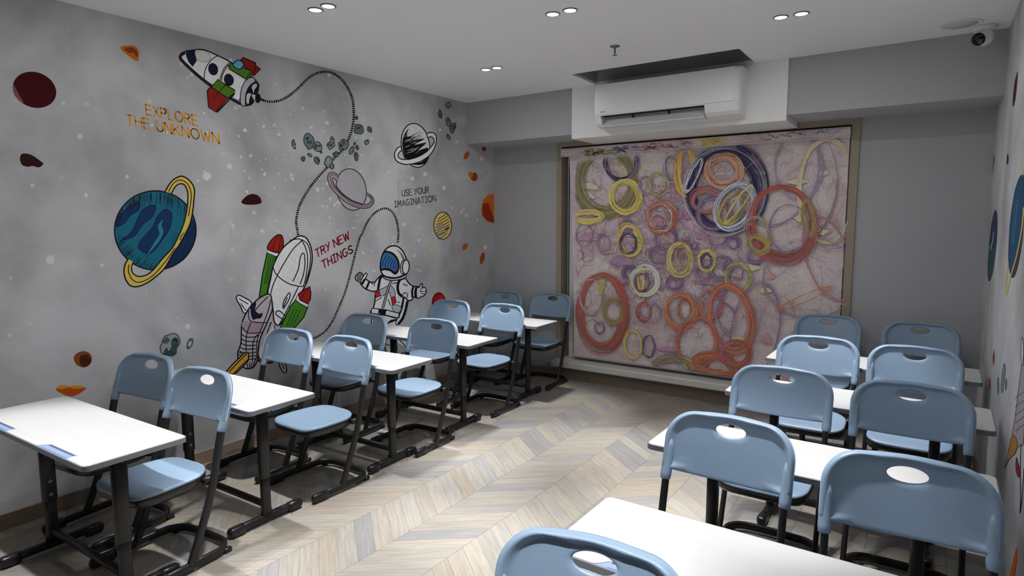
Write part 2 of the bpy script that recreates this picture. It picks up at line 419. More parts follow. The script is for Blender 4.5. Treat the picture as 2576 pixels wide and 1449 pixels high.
FONT = {
 'E': ([[(.55, 1), (0, 1), (0, 0), (.58, 0)], [(0, .52), (.48, .52)]], .58), 'X': ([[(0, 1), (.62, 0)], [(.6, 1), (.02, 0)]], .62),
 'P': ([[(0, 0), (0, 1), (.35, 1)]+arcp(.35, .75, .2, .25, 90, -90)+[(0, .5)]], .56), 'L': ([[(0, 1), (0, 0), (.52, 0)]], .52),
 'O': ([arcp(.4, .5, .4, .5, 0, 360, 18)], .8), 'R': ([[(0, 0), (0, 1), (.35, 1)]+arcp(.35, .76, .2, .24, 90, -90)+[(0, .52)], [(.28, .52), (.6, 0)]], .6),
 'T': ([[(0, 1), (.66, 1)], [(.33, 1), (.33, 0)]], .66), 'H': ([[(0, 0), (0, 1)], [(.6, 0), (.6, 1)], [(0, .52), (.6, .52)]], .6),
 'U': ([[(0, 1), (0, .3)]+arcp(.3, .3, .3, .3, 180, 360)+[(.6, 1)]], .6), 'N': ([[(0, 0), (0, 1), (.62, 0), (.62, 1)]], .62),
 'K': ([[(0, 0), (0, 1)], [(.55, 1), (0, .42)], [(.16, .56), (.6, 0)]], .6), 'W': ([[(0, 1), (.2, 0), (.42, .8), (.64, 0), (.86, 1)]], .86),
 'S': ([arcp(.29, .74, .25, .26, 20, 250, 9)+arcp(.28, .25, .26, .25, 80, -160, 9)], .56), 'Y': ([[(0, 1), (.3, .5)], [(.62, 1), (.16, 0)]], .6),
 'I': ([[(0, 1), (.42, 1)], [(.21, 1), (.21, 0)], [(0, 0), (.42, 0)]], .42), 'M': ([[(0, 0), (.1, 1), (.38, .35), (.66, 1), (.76, 0)]], .76),
 'A': ([[(0, 0), (.34, 1), (.66, 0)], [(.13, .36), (.54, .36)]], .66), 'G': ([arcp(.34, .5, .34, .5, 50, 300, 12)+[(.66, .2), (.66, .46), (.4, .46)]], .68)}
MP = paint_mat('mural_print')
def LP(): return Print('x', 0.0, 1)
# ---- white speckle of the wallpaper
p = LP(); p.step = 1e-6; p.lo = .0003; rnd = random.Random(5); p.Z = (0, 0, 1)
for i in range(330):
    if i < 230: u, v = rnd.gauss(840, 190), rnd.gauss(500, 150)
    else: u, v = rnd.uniform(5, 1230), rnd.uniform(60, 900)
    if not (4 < u < 1236): continue
    if v < 255+.252*(u-1172)+14 or v > 1180-.25*u: continue
    if u > 1160 and v < 385: continue
    r = rnd.choice([1.6, 2, 2.4, 3, 3.4, 4, 5.2]); r *= (1.35 if u < 600 else 1)
    if rnd.random() < .05: r *= 1.6
    g = rnd.uniform(158, 190); P = [(u+r*rnd.uniform(.8, 1.1)*math.cos(t*.7854), v+r*rnd.uniform(.85, 1.25)*math.sin(t*.7854)) for t in range(8)]
    p.raw_fill(P, pc(g, g, g-2 if rnd.random() < .85 else g-22), lift=True)
p.build('mural_speckle', WALL_L, MP, 'pale dots scattered over the mural')['kind'] = 'stuff'
# ---- planets and pebbles on the left
p = LP().zoom(0, 0, 2.8986)
p.oval(252, 655, 162, 128, 20, pc(56, 5, 11)); p.fill([(97, 605), (93, 650), (110, 700), (150, 738), (172, 750), (140, 690), (118, 650), (106, 625)], pc(100, 68, 72))
p.build('mural_maroon_planet', WALL_L, MP, 'dark maroon planet print')
p = LP().zoom(0, 0, 2.8986)
p.fill([(145, 1155), (165, 1120), (230, 1130), (300, 1178), (315, 1195), (285, 1221), (240, 1210), (200, 1216), (160, 1200)], pc(38, 14, 10)); p.build('mural_pebble', WALL_L, MP)
p = LP().zoom(0, 0, 2.8986)
p.fill([(878, 350), (905, 335), (980, 333), (1010, 370), (1010, 440), (985, 440), (910, 388)], pc(168, 98, 30)); p.fill([(905, 358), (965, 345), (1003, 380), (1000, 415), (955, 395)], pc(120, 52, 20)); p.fill([(945, 400), (975, 385), (995, 430), (985, 436)], pc(170, 90, 30))
p.build('mural_orange_rock', WALL_L, MP)
p = LP().zoom(250, 420, 4.262)
p.fill([(1525, 365), (1580, 310), (1640, 290), (1700, 305), (1735, 350), (1730, 390), (1650, 405), (1560, 402), (1530, 388)], pc(42, 12, 13)); p.build('mural_dark_pebble', WALL_L, MP)
p = LP().zoom(0, 580, 3.45)
p.fill([(640, 1110), (660, 1070), (720, 1046), (770, 1060), (797, 1095), (790, 1145), (760, 1178), (718, 1187), (665, 1165)], pc(116, 62, 26)); p.fill([(705, 1085), (760, 1080), (790, 1120), (780, 1160), (720, 1184), (690, 1130)], pc(62, 30, 14)); p.build('mural_brown_rock', WALL_L, MP)
p = LP().zoom(0, 580, 3.45)
p.fill([(485, 1375), (530, 1340), (600, 1352), (660, 1342), (742, 1362), (735, 1382), (680, 1420), (610, 1440), (530, 1412)], pc(170, 72, 18)); p.fill([(490, 1368), (530, 1340), (600, 1354), (660, 1342), (742, 1362), (650, 1372), (600, 1362), (540, 1374)], pc(196, 132, 30)); p.build('mural_orange_half_rock', WALL_L, MP)
# ---- blue ringed planet
p = LP().zoom(250, 420, 4.262)
EL = (600, 680, 437, 424, 0)
p.oval(*EL, pc(24, 88, 108), 0)
NV, TL = pc(20, 44, 84), pc(36, 110, 128)
p.fill([(430, 372), (390, 382), (300, 440), (205, 540), (180, 640), (270, 600), (330, 520), (425, 458)], NV, 1.2)
p.fill([(605, 425), (540, 415), (455, 468), (400, 580), (340, 700), (250, 778), (375, 740), (460, 622), (565, 535)], NV, 1.2)
p.fill([(775, 500), (760, 640), (700, 745), (600, 880), (520, 930), (420, 870), (450, 780), (560, 660), (620, 540), (700, 455)], NV, 1.2)
p.fill([(690, 560), (640, 600), (625, 650), (640, 720), (590, 800), (500, 960), (560, 900), (650, 790), (690, 700), (670, 620)], TL, .8)
p.fill([(1000, 560), (1034, 690), (1005, 850), (900, 1000), (740, 1082), (690, 1080), (820, 900), (940, 690)], pc(18, 40, 72), 0)
rh = random.Random(3)
for i in range(150):
    t = math.radians(rh.uniform(205, 345) if i < 95 else rh.uniform(75, 170))
    x, y = EL[0]+EL[2]*.985*math.cos(t), EL[1]+EL[3]*.985*math.sin(t); L = rh.uniform(50, 190)*(1 if i < 95 else .8)
    if i < 95: q = (x+rh.uniform(-22, 4), y+L)
    else: q = (x+L*.62+rh.uniform(-10, 10), y-L*.62)
    if x > 930: continue
    p.raw_stroke(p.px([(x, y), ((x+q[0])/2+4, (y+q[1])/2), q]), 1.3, INK, lift=(i % 30 == 0), taper=True)
for i in range(26):
    x, y = rh.uniform(800, 1010), rh.uniform(640, 1020)
    if ((x-600)/430)**2+((y-680)/415)**2 < .97: p.raw_stroke(p.px([(x, y), (x-28, y+52), (x-50, y+100)]), 1.2, INK, lift=False, taper=True)
p.raw_stroke(p.px(p.ell(*EL, n=60)), 3.2, BLACK, True)
outer = [(705, 268), (740, 200), (790, 140), (850, 106), (890, 100), (950, 130), (1000, 190), (1020, 250), (1015, 340), (1000, 480), (975, 600), (930, 700), (860, 830), (790, 930), (700, 1085), (600, 1180), (500, 1250), (400, 1284), (330, 1270), (285, 1210), (265, 1130), (275, 1050), (310, 985)]
inner = [(365, 1020), (345, 1080), (360, 1140), (420, 1174), (500, 1160), (570, 1110), (680, 980), (780, 870), (850, 740), (900, 620), (935, 480), (950, 340), (945, 260), (915, 195), (870, 180), (820, 205), (772, 282)]
co_, ci_ = catmull(outer, 4), catmull(inner, 4)
p.fill(co_+ci_, pc(184, 160, 76), 0, smooth=False); p.line(co_, 2.6, smooth=False); p.line(ci_, 2.4, smooth=False)
p.line([(740, 265), (800, 170), (870, 140), (935, 170), (975, 240), (985, 330), (970, 440), (955, 530)], 1.8); p.line([(320, 1045), (310, 1110), (340, 1190), (400, 1235), (480, 1222), (590, 1150), (720, 1000), (810, 870)], 1.8); p.line([(905, 705), (880, 740), (862, 785)], 1.8)
p.build('mural_ringed_planet', WALL_L, MP, 'blue planet print with a yellow ring')
# ---- rocket with red and green fins
p = LP().zoom(420, 90, 4.675)
p.fill([(150, 240), (170, 205), (230, 180), (330, 166), (400, 160), (480, 180), (590, 230), (740, 305), (900, 420), (1000, 490), (1060, 545), (1080, 600), (1040, 720), (1000, 800), (930, 822), (870, 802), (740, 732), (520, 600), (350, 470), (220, 350), (160, 285)], WHT, 2.4)
p.line([(215, 195), (158, 240), (185, 300), (350, 455), (520, 588), (740, 728), (870, 803)], 6, pc(32, 26, 32))
p.fill([(520, 560), (640, 640), (760, 700), (870, 780), (890, 640), (800, 560), (900, 640), (860, 760), (700, 690)], pc(150, 148, 152))
p.fill([(222, 190), (275, 174), (335, 168), (330, 215), (352, 293), (302, 365), (255, 310), (226, 240)], pc(16, 24, 44), 0, smooth=False)
p.oval(425, 240, 88, 66, 15, pc(186, 187, 180), 1, pc(120, 120, 120))
for P in ([(600, 232), (520, 285), (465, 365), (442, 440), (437, 525)], [(745, 308), (680, 372), (640, 455), (625, 520)], [(760, 316), (700, 375), (655, 455), (640, 530)]): p.line(P, 1.7)
for c in ((543, 393), (728, 518)): p.oval(*c, 52, 68, -14, pc(18, 24, 42), 1.6)
p.fill([(935, 515), (1000, 490), (1040, 530), (965, 600), (925, 700), (920, 820), (868, 800), (865, 690), (890, 590)], pc(158, 154, 160), 1.7)
p.fill([(1045, 542), (1078, 590), (1075, 660), (1040, 720), (1000, 800), (945, 822), (915, 770), (935, 650), (985, 570)], BLACK)
for P in ([(1000, 590), (1050, 562), (1055, 600), (1010, 640)], [(940, 690), (990, 680), (970, 740), (960, 800), (935, 780)], [(1000, 690), (1040, 700), (1030, 760), (1005, 720)], [(1010, 650), (1030, 610), (1022, 670)]): p.fill(P, pc(170, 168, 172))
p.oval(1070, 735, 34, 56, 0, BLACK); p.line([(1090, 742), (1150, 764)], 3)
GR, RD = pc(66, 106, 26), pc(122, 24, 16)
p.fill([(525, 605), (610, 665), (715, 732), (575, 897), (490, 840), (474, 650), (495, 617)], RD, 2, smooth=False)
p.fill([(600, 512), (690, 575), (800, 640), (790, 680), (715, 732), (610, 665), (525, 600)], GR, 2, smooth=False); p.line([(690, 578), (610, 660), (550, 745)], 1.5, smooth=False); p.line([(795, 680), (740, 740), (590, 900)], 3)
p.fill([(860, 285), (895, 255), (1045, 320), (1045, 350), (1102, 390), (1020, 472), (960, 420)], RD, 2, smooth=False); p.line([(1045, 330), (1020, 440)], 1.6)
p.fill([(725, 345), (762, 320), (990, 410), (1012, 450), (940, 517), (730, 387)], GR, 2, smooth=False); p.line([(1005, 420), (955, 470), (945, 510)], 1.6)
p.fill([(780, 330), (840, 285), (900, 325), (890, 365), (845, 395), (795, 365)], pc(88, 150, 184), 1.8)
p.build('mural_rocket', WALL_L, MP, 'white rocket print with red and green fins')
# ---- dotted trails
def zz(ox, oy, k, P): return [(ox+a/k, oy+b/k) for a, b in P]
p = LP()
p.dots(zz(420, 90, 4.675, [(1100, 745), (1160, 768), (1240, 775), (1330, 760), (1420, 715), (1500, 655), (1580, 580), (1660, 500), (1740, 450), (1820, 426), (1900, 425), (1980, 455), (2060, 520), (2130, 620), (2180, 740), (2195, 860), (2195, 980), (2180, 1080), (2150, 1180), (2110, 1270)])+zz(700, 200, 4.025, [(690, 660), (640, 725), (560, 805), (500, 885), (420, 970), (330, 1080), (260, 1190), (210, 1290), (185, 1400)])+zz(560, 560, 3.6225, [(670, 0), (680, 62), (690, 120)]))
p.build('mural_rocket_trail', WALL_L, MP, 'black dotted trail behind the rocket')
p = LP()
p.dots(zz(860, 500, 3.293, [(463, 362), (468, 300), (465, 240), (450, 170), (425, 120), (390, 88), (350, 80), (300, 98), (250, 140), (205, 205), (170, 285)])+zz(560, 560, 3.6225, [(1250, 140), (1220, 240), (1190, 360), (1150, 520), (1110, 650), (1060, 770), (1000, 900), (940, 985), (880, 1030), (840, 1050), (760, 1068), (700, 1068), (640, 1055)]), step=5.0, dash=4.0, w=5.4)
p.build('mural_astronaut_trail', WALL_L, MP, 'black dotted tether of the astronaut')
# ---- lettering
p = LP().zoom(0, 0, 2.8986); OC = pc(184, 122, 26)
p.text('EXPLORE', (1070, 835), (1445, 918), (-10, -73), OC, 3.4); p.text('THE UNKNOWN', (925, 908), (1600, 1049), (-8, -74), OC, 3.4)
p.build('mural_lettering', WALL_L, MP, 'ochre words EXPLORE THE UNKNOWN')
p = LP().zoom(560, 560, 3.6225); DR = pc(122, 24, 38)
p.text('TRY NEW', (858, 318), (1158, 148), (-16, -68), DR, 3.1); p.text('THINGS', (914, 420), (1188, 272), (-14, -68), DR, 3.1)
p.build('mural_lettering', WALL_L, MP, 'dark red words TRY NEW THINGS')
p = LP().zoom(700, 200, 4.025); GG = pc(78, 84, 80)
p.text('USE YOUR', (1256, 1184), (1526, 1146), (-4, -62), GG, 2.1); p.text('IMAGINATION', (1180, 1294), (1597, 1230), (-3, -60), GG, 2.1)
p.build('mural_lettering', WALL_L, MP, 'grey words USE YOUR IMAGINATION')
# ---- asteroids
p = LP().zoom(720, 250, 8.05)
for i, a in enumerate([(460, 840, 100, 160), (640, 955, 95, 105), (900, 935, 78, 74), (930, 820, 36, 78, -12), (1160, 915, 100, 112, 30), (1470, 600, 98, 105), (1690, 610, 38, 66, -30), (1630, 865, 40, 52, 40), (155, 915, 38, 98, -12), (475, 1130, 28, 48, -50), (625, 1240, 52, 78, -25), (345, 1205, 42, 48), (860, 1265, 88, 108), (1010, 1110, 55, 50), (930, 1350, 40, 52), (1330, 1030, 38, 78, 25), (1440, 970, 24, 44, -10), (1420, 1150, 36, 88, -8), (1425, 370, 24, 36), (1390, 895, 12, 28, 10), (712, 1072, 15, 18)]): p.rock(*a[:4], seed=20+i, rot=a[4] if len(a) > 4 else 0)
p.build('mural_asteroid_field', WALL_L, MP, 'cluster of grey asteroids print')
p = LP().zoom(1080, 240, 6.039)
for i, a in enumerate([(290, 150, 40, 42), (165, 280, 24, 70, -8), (290, 410, 34, 75, -20), (355, 490, 42, 82, 15), (292, 632, 20, 44, -25)]): p.rock(*a[:4], seed=60+i, rot=a[4] if len(a) > 4 else 0)
p.build('mural_asteroid_field', WALL_L, MP, 'five dark asteroids print by the corner')
p = LP().zoom(360, 800, 7.244)
p.fill([(310, 530), (340, 470), (360, 400), (400, 330), (470, 310), (520, 285), (580, 285), (640, 330), (675, 430), (640, 510), (600, 570), (600, 640), (530, 690), (420, 670), (350, 650), (320, 590)], pc(128, 134, 130), 1.8, pc(40, 48, 48))
DT = pc(52, 72, 72)
p.oval(580, 450, 62, 90, 10, DT, 1); p.fill([(540, 410), (560, 365), (620, 370), (628, 440), (590, 420)], pc(34, 44, 46)); p.fill([(510, 540), (560, 520), (605, 560), (600, 640), (530, 660), (500, 600)], DT, 1); p.fill([(380, 640), (425, 545), (455, 600), (500, 600), (540, 690), (420, 672)], pc(44, 66, 70), 1); p.fill([(360, 420), (440, 330), (445, 370), (490, 380), (470, 440), (400, 470)], pc(62, 78, 78))
p.fill([(800, 540), (815, 450), (850, 385), (900, 385), (905, 430), (880, 510), (825, 558)], pc(150, 155, 152), 2, pc(42, 48, 48)); p.fill([(850, 400), (895, 395), (870, 430)], pc(50, 60, 60)); p.fill([(810, 520), (840, 510), (835, 545)], pc(50, 60, 60))
p.build('mural_asteroid', WALL_L, MP)
# ---- black and white ringed planet
p = LP().zoom(700, 200, 4.025)
p.oval(1390, 667, 143, 224, -9, OFFW, 2)
p.fill([(1322, 495), (1275, 560), (1256, 650), (1275, 760), (1310, 806), (1400, 790), (1500, 735), (1512, 690), (1420, 715), (1500, 640), (1380, 660), (1480, 600), (1360, 610), (1440, 560), (1340, 575), (1300, 560)], BLACK)
rh = random.Random(9)
for i in range(34):
    x, y = rh.uniform(1270, 1400), rh.uniform(560, 760); L = rh.uniform(50, 120); w_ = rh.random()
    if x+L < 1512: p.raw_stroke(p.px([(x, y), (x+L*.5, y-L*.15), (x+L, y-L*.42)]), 1.5, BLACK if w_ < .5 else OFFW, lift=(i % 6 == 0), taper=True)
p.fill([(1340, 855), (1440, 838), (1525, 785), (1490, 845), (1425, 866)], BLACK)
p.fill(catmull([(1247, 675), (1205, 695), (1178, 755), (1195, 820), (1260, 855), (1330, 858), (1440, 830), (1540, 760), (1590, 670), (1602, 600), (1590, 555), (1550, 535), (1503, 547)], 4)+catmull([(1512, 592), (1545, 580), (1572, 597), (1575, 640), (1540, 690), (1500, 732), (1420, 780), (1340, 805), (1300, 810), (1240, 805), (1212, 775), (1225, 738), (1250, 722)], 4), WHT, 2, smooth=False)
p.build('mural_ringed_planet', WALL_L, MP, 'black and white ringed planet print')
# ---- outlined ringed planet
p = LP().zoom(700, 200, 4.025)
p.oval(740, 1114, 150, 213, -12, pc(150, 148, 150), 1.8, pc(48, 38, 48))
ro = catmull([(607, 968), (560, 940), (515, 950), (500, 1000), (520, 1070), (580, 1150), (660, 1225), (760, 1282), (850, 1305), (920, 1296), (960, 1262), (968, 1220), (945, 1180), (897, 1148)], 4)
ri = catmull([(592, 1030), (565, 1000), (548, 1005), (560, 1050), (600, 1110), (690, 1195), (790, 1248), (870, 1266), (920, 1252), (938, 1215), (920, 1185), (893, 1168)], 4)
p.fill(ro+ri[::-1], pc(146, 134, 142), 0, smooth=False); p.line(ro, 1.7, pc(52, 42, 50), smooth=False); p.line(ri, 1.6, pc(52, 42, 50), smooth=False)
p.line([(580, 1080), (650, 1160), (750, 1230), (860, 1268)], 3.2, pc(48, 32, 40)); p.line([(600, 982), (550, 960), (525, 985), (545, 1060), (620, 1150), (740, 1250), (860, 1288), (935, 1262), (955, 1220), (925, 1170)], 1.3, pc(64, 52, 60))
p.build('mural_ringed_planet', WALL_L, MP, 'thin outlined ringed planet print')
# ---- yellow striped planet and the orange group near the corner
p = LP().zoom(860, 500, 3.293)
p.oval(836, 223, 74, 112, 0, pc(190, 166, 96), 1.8, pc(52, 46, 40))
for y in range(8):
    yy = 145+y*24; p.line([(772+abs(y-3.5)*7, yy+22), (836, yy), (898-abs(y-3.5)*7, yy-30)], 1.4, pc(60, 52, 44))
p.fill([(790, 230), (830, 210), (850, 220), (800, 240)], pc(150, 148, 146), 1, pc(60, 54, 48)); p.fill([(790, 275), (830, 262), (838, 280), (800, 295)], pc(150, 148, 146), 1, pc(60, 54, 48)); p.fill([(850, 250), (885, 230), (890, 246), (860, 262)], pc(70, 64, 58))
p.build('mural_striped_planet', WALL_L, MP, 'small yellow striped planet print')
p = LP(); p.Z = (0, 0, 1)
p.fill([(1243, 488), (1228, 490), (1215, 504), (1210, 525), (1214, 545), (1228, 558), (1243, 562)], pc(184, 92, 26), smooth=False); p.fill([(1215, 512), (1228, 510), (1236, 532), (1243, 548), (1243, 560), (1225, 556), (1213, 540)], pc(132, 42, 16), smooth=False)
p.build('mural_orange_planet', WALL_L, MP, 'orange planet print cut off by the corner')
p = LP().zoom(1080, 240, 6.039); p.oval(566, 910, 36, 68, 28, pc(150, 74, 32)); p.build('mural_orange_rock', WALL_L, MP)
p = LP().zoom(1080, 240, 6.039); p.fill([(590, 1190), (615, 1155), (655, 1180), (700, 1172), (732, 1215), (725, 1280), (680, 1302), (630, 1270)], pc(140, 48, 16)); p.fill([(590, 1190), (615, 1155), (655, 1180), (660, 1225), (640, 1260), (610, 1240)], pc(150, 112, 24)); p.build('mural_orange_rock', WALL_L, MP)
p = LP().zoom(1080, 240, 6.039); p.oval(832, 815, 34, 34, 0, pc(128, 44, 24)); p.build('mural_orange_rock', WALL_L, MP)
p = LP().zoom(860, 500, 3.293); p.fill([(1000, 425), (1002, 385), (1025, 370), (1045, 375), (1035, 410), (1015, 425)], pc(150, 76, 36)); p.build('mural_orange_rock', WALL_L, MP)
p = LP().zoom(860, 500, 3.293); p.oval(1163, 492, 19, 50, 12, pc(140, 66, 30)); p.build('mural_orange_rock', WALL_L, MP)
p = LP().zoom(860, 500, 3.293); p.oval(748, 418, 20, 24, 0, pc(172, 168, 116)); p.build('mural_yellow_dot', WALL_L, MP)
p = LP().zoom(860, 580, 5.573); p.oval(1360, 1010, 90, 136, 0, pc(150, 26, 26), 2.2, pc(70, 10, 16)); p.oval(1390, 1000, 40, 100, 10, pc(172, 34, 32)); p.build('mural_red_planet', WALL_L, MP, 'red planet print behind the chairs')
# ---- pencil rocket
p = LP().zoom(560, 560, 3.6225); GRN = pc(58, 112, 32)
p.fill([(405, 275), (487, 312), (440, 480), (400, 660), (330, 700), (362, 480)], GRN, 2.2, smooth=False)
for x in (0, 22, 44): p.line([(425+x*.9, 300+x*.2), (405+x*.7, 420), (380+x*.6, 560)], 1.3, pc(30, 52, 24))
p.fill([(412, 240), (525, 272), (490, 312), (404, 276)], WHT, 1.8, smooth=False); p.fill([(412, 242), (430, 180), (480, 125), (518, 110), (545, 130), (553, 205), (517, 274)], pc(140, 26, 20), 2.2); p.line([(505, 118), (470, 190), (460, 250)], 1.3); p.line([(522, 112), (525, 180), (505, 265)], 1.3)
p.fill([(690, 124), (640, 155), (560, 220), (500, 310), (460, 400), (440, 500), (412, 640), (440, 665), (460, 800), (470, 900), (510, 936), (560, 880), (620, 770), (740, 600), (790, 470), (816, 340), (806, 230), (770, 150), (730, 124)], WHT, 2.6)
p.fill([(470, 930), (430, 985), (400, 1020), (360, 1120), (330, 1180), (350, 1240), (430, 1250), (470, 1060)], pc(186, 182, 176))
for P in ([(612, 162), (700, 150), (742, 200), (768, 270), (775, 350), (762, 480), (735, 586)], [(720, 152), (775, 200), (800, 290), (792, 410), (755, 560)], [(458, 402), (480, 460), (530, 510), (600, 555), (680, 578), (737, 582)], [(722, 165), (640, 245), (560, 370), (500, 480), (460, 570), (438, 650)], [(640, 538), (690, 425), (705, 330), (725, 282), (745, 290), (750, 380), (735, 480), (705, 562)], [(548, 772), (560, 710), (600, 645), (615, 652), (605, 700), (560, 778), (548, 772)], [(555, 770), (590, 680)], [(570, 850), (520, 806), (488, 812), (492, 842), (555, 884)], [(690, 585), (640, 690), (560, 850), (515, 930)], [(470, 935), (475, 970)], [(445, 905), (425, 950), (405, 1010)]): p.line(P, 2)
p.fill([(665, 705), (620, 760), (520, 968), (650, 968), (740, 862), (776, 770), (700, 735)], GRN, 2.2, smooth=False)
for x in (0, 30, 60): p.line([(650+x, 790+x*.1), (610+x, 880), (580+x*.9, 960)], 1.3, pc(30, 52, 24))
p.fill([(690, 652), (664, 702), (700, 737), (770, 772), (782, 738), (705, 700)], WHT, 1.8, smooth=False); p.fill([(690, 652), (740, 612), (796, 583), (804, 640), (800, 700), (777, 742), (705, 704)], pc(140, 26, 20), 2.2, smooth=False); p.line([(790, 590), (740, 650), (720, 700)], 1.3)
p.build('mural_pencil_rocket', WALL_L, MP, 'white rocket print with green pencil boosters')
p = LP().zoom(560, 720, 6.3)
p.fill([(560, 1110), (560, 1175), (610, 1205), (740, 1222), (810, 1190), (700, 1150), (640, 1130)], pc(120, 22, 24), 2)
p.line([(890, 1190), (900, 1250), (940, 1340), (985, 1375), (1015, 1350), (1010, 1280), (980, 1200)], 2); p.line([(940, 1220), (970, 1310)], 1.6)
p.fill([(462, 272), (330, 172), (245, 145), (220, 200), (280, 310), (352, 432)], WHT, 2.2); p.line([(260, 195), (330, 240), (405, 282)], 1.8); p.line([(290, 270), (330, 335), (372, 388)], 1.8)
p.fill([(720, 120), (780, 132), (802, 185), (795, 320), (780, 400), (700, 590), (640, 720), (590, 850), (570, 960), (555, 1150), (500, 1270), (420, 1306), (340, 1290), (262, 1200), (240, 1060), (290, 900), (300, 650), (322, 540), (400, 380), (500, 260), (580, 190), (650, 150)], pc(160, 153, 157), 2.6)
p.fill([(320, 560), (430, 575), (395, 720), (310, 655)], pc(146, 128, 138)); p.fill([(450, 585), (640, 590), (595, 728), (400, 735)], pc(142, 122, 132))
p.fill([(440, 310), (480, 272), (522, 240), (530, 290), (515, 370), (540, 410), (580, 435), (630, 425), (630, 460), (600, 508), (540, 515), (482, 530), (450, 450)], pc(20, 20, 40))
for P in ([(415, 380), (410, 460), (442, 550), (560, 575), (700, 578)], [(520, 380), (620, 262), (722, 165)], [(757, 215), (740, 330), (660, 560), (590, 730), (545, 870), (540, 1100), (500, 1210)], [(310, 650), (380, 732), (490, 746), (628, 730)], [(300, 760), (370, 802), (480, 806), (582, 780)], [(300, 836), (370, 870), (490, 880), (572, 876)], [(292, 900), (370, 936), (530, 936)], [(280, 970), (370, 1000), (530, 990)], [(268, 1030), (370, 1062), (530, 1046)], [(450, 570), (400, 700), (375, 820), (370, 1030)], [(560, 760), (510, 830), (480, 920), (475, 1190)], [(420, 1110), (540, 1100)], [(415, 1160), (530, 1150)], [(390, 1230), (400, 1300)], [(430, 1210), (425, 1300)], [(470, 1200), (450, 1300)], [(510, 1190), (480, 1285)], [(250, 1080), (300, 1110)], [(260, 1040), (320, 1080)], [(245, 1130), (280, 1160)]): p.line(P, 1.9)
p.fill([(400, 1050), (411, 1095), (400, 1185), (320, 1272), (190, 1385), (60, 1372), (130, 1270), (260, 1140), (342, 1060)], pc(184, 140, 46), 2.4); p.line([(385, 1065), (270, 1180), (100, 1360)], 2); p.line([(400, 1165), (300, 1260), (185, 1375)], 2)
p.build('mural_grey_rocket', WALL_L, MP, 'small grey rocket print with a yellow flame')
# ---- astronaut
p = LP().zoom(860, 580, 5.573); AW = pc(196, 197, 200)
p.fill([(430, 1170), (620, 1188), (775, 1228), (770, 1330), (740, 1420), (560, 1500), (440, 1420)], AW, 2)
p.fill([(640, 1290), (690, 1250), (768, 1238), (772, 1262), (690, 1290), (645, 1310)], BLACK, smooth=False)
p.fill([(850, 940), (925, 985), (890, 1130), (850, 1240), (790, 1312), (755, 1300), (800, 1180), (835, 1080)], AW, 1.6); p.line([(862, 940), (838, 1080), (790, 1205)], 4.6); p.line([(920, 990), (892, 1120), (850, 1235), (790, 1312)], 5)
p.fill([(560, 628), (480, 700), (462, 722), (400, 722), (320, 680), (268, 742), (290, 780), (340, 822), (430, 852), (492, 846), (470, 900), (462, 1000), (440, 1090), (420, 1110), (415, 1160), (620, 1190), (780, 1226), (812, 1160), (850, 1000), (868, 930), (930, 980), (982, 970), (1000, 932), (1050, 940), (1090, 920), (1090, 800), (1000, 780), (940, 740), (890, 668), (860, 650), (760, 668), (660, 660)], AW, 2.4)
p.fill([(322, 680), (345, 640), (354, 605), (325, 604), (296, 636), (282, 600), (245, 588), (190, 640), (195, 690), (246, 720), (270, 742)], pc(140, 138, 142), 2); p.fill([(322, 680), (345, 640), (354, 605), (325, 604), (270, 700), (272, 740)], AW, 1.8)
for P in ([(215, 620), (225, 700)], [(240, 600), (245, 700)], [(265, 600), (262, 690)]): p.line(P, 1.3)
p.fill([(1050, 800), (1080, 800), (1115, 745), (1132, 757), (1125, 802), (1168, 800), (1182, 850), (1165, 900), (1110, 930), (1050, 942)], AW, 2); p.line([(1105, 870), (1105, 830), (1125, 802)], 1.5); p.line([(1110, 855), (1180, 850)], 1.4); p.line([(1108, 885), (1165, 885)], 1.4)
for P, ww in (([(278, 756), (320, 686)], 4.5), ([(342, 816), (386, 714)], 4), ([(1005, 786), (985, 850), (992, 940)], 4), ([(1046, 796), (1030, 860), (1036, 936)], 4.4), ([(560, 628), (530, 700), (506, 842)], 4.6), ([(880, 664), (810, 695), (782, 790), (800, 880), (852, 930)], 5), ([(400, 722), (440, 755)], 1.6), ([(460, 725), (455, 780)], 1.6), ([(710, 745), (770, 730)], 1.8), ([(855, 750), (920, 772)], 1.8), ([(845, 905), (880, 872), (918, 890), (915, 945)], 1.6), ([(780, 1000), (810, 1010)], 1.6), ([(650, 960), (680, 1050)], 1.5), ([(470, 990), (560, 935)], 1.4)): p.line(P, ww)
p.fill([(530, 838), (600, 798), (650, 772), (700, 780), (742, 850), (746, 922), (690, 932), (670, 870), (640, 866), (600, 900), (545, 912)], pc(156, 157, 162), 1.4, pc(60, 60, 66)); p.fill([(700, 1060), (760, 1040), (830, 1080), (800, 1150), (740, 1140)], pc(164, 165, 168), 1.4, pc(60, 60, 66))
RED = pc(160, 34, 38)
p.fill([(460, 868), (520, 850), (542, 915), (482, 942)], RED, 1.4, smooth=False); p.fill([(690, 936), (746, 920), (762, 1010), (710, 1046)], RED, 1.4, smooth=False)
p.line([(705, 672), (660, 785), (612, 950), (572, 1092)], 5, INK); p.line([(705, 672), (660, 785), (612, 950), (572, 1092)], 2, pc(150, 150, 150))
p.fill([(420, 1090), (520, 1100), (620, 1112), (802, 1160), (782, 1226), (600, 1182), (414, 1160)], AW, 2, smooth=False); p.fill([(520, 1098), (627, 1110), (610, 1186), (504, 1156)], BLACK, smooth=False)
p.fill([(560, 630), (620, 655), (720, 672), (830, 650), (900, 618), (890, 660), (800, 690), (700, 700), (610, 680)], pc(170, 170, 174), 1.8)
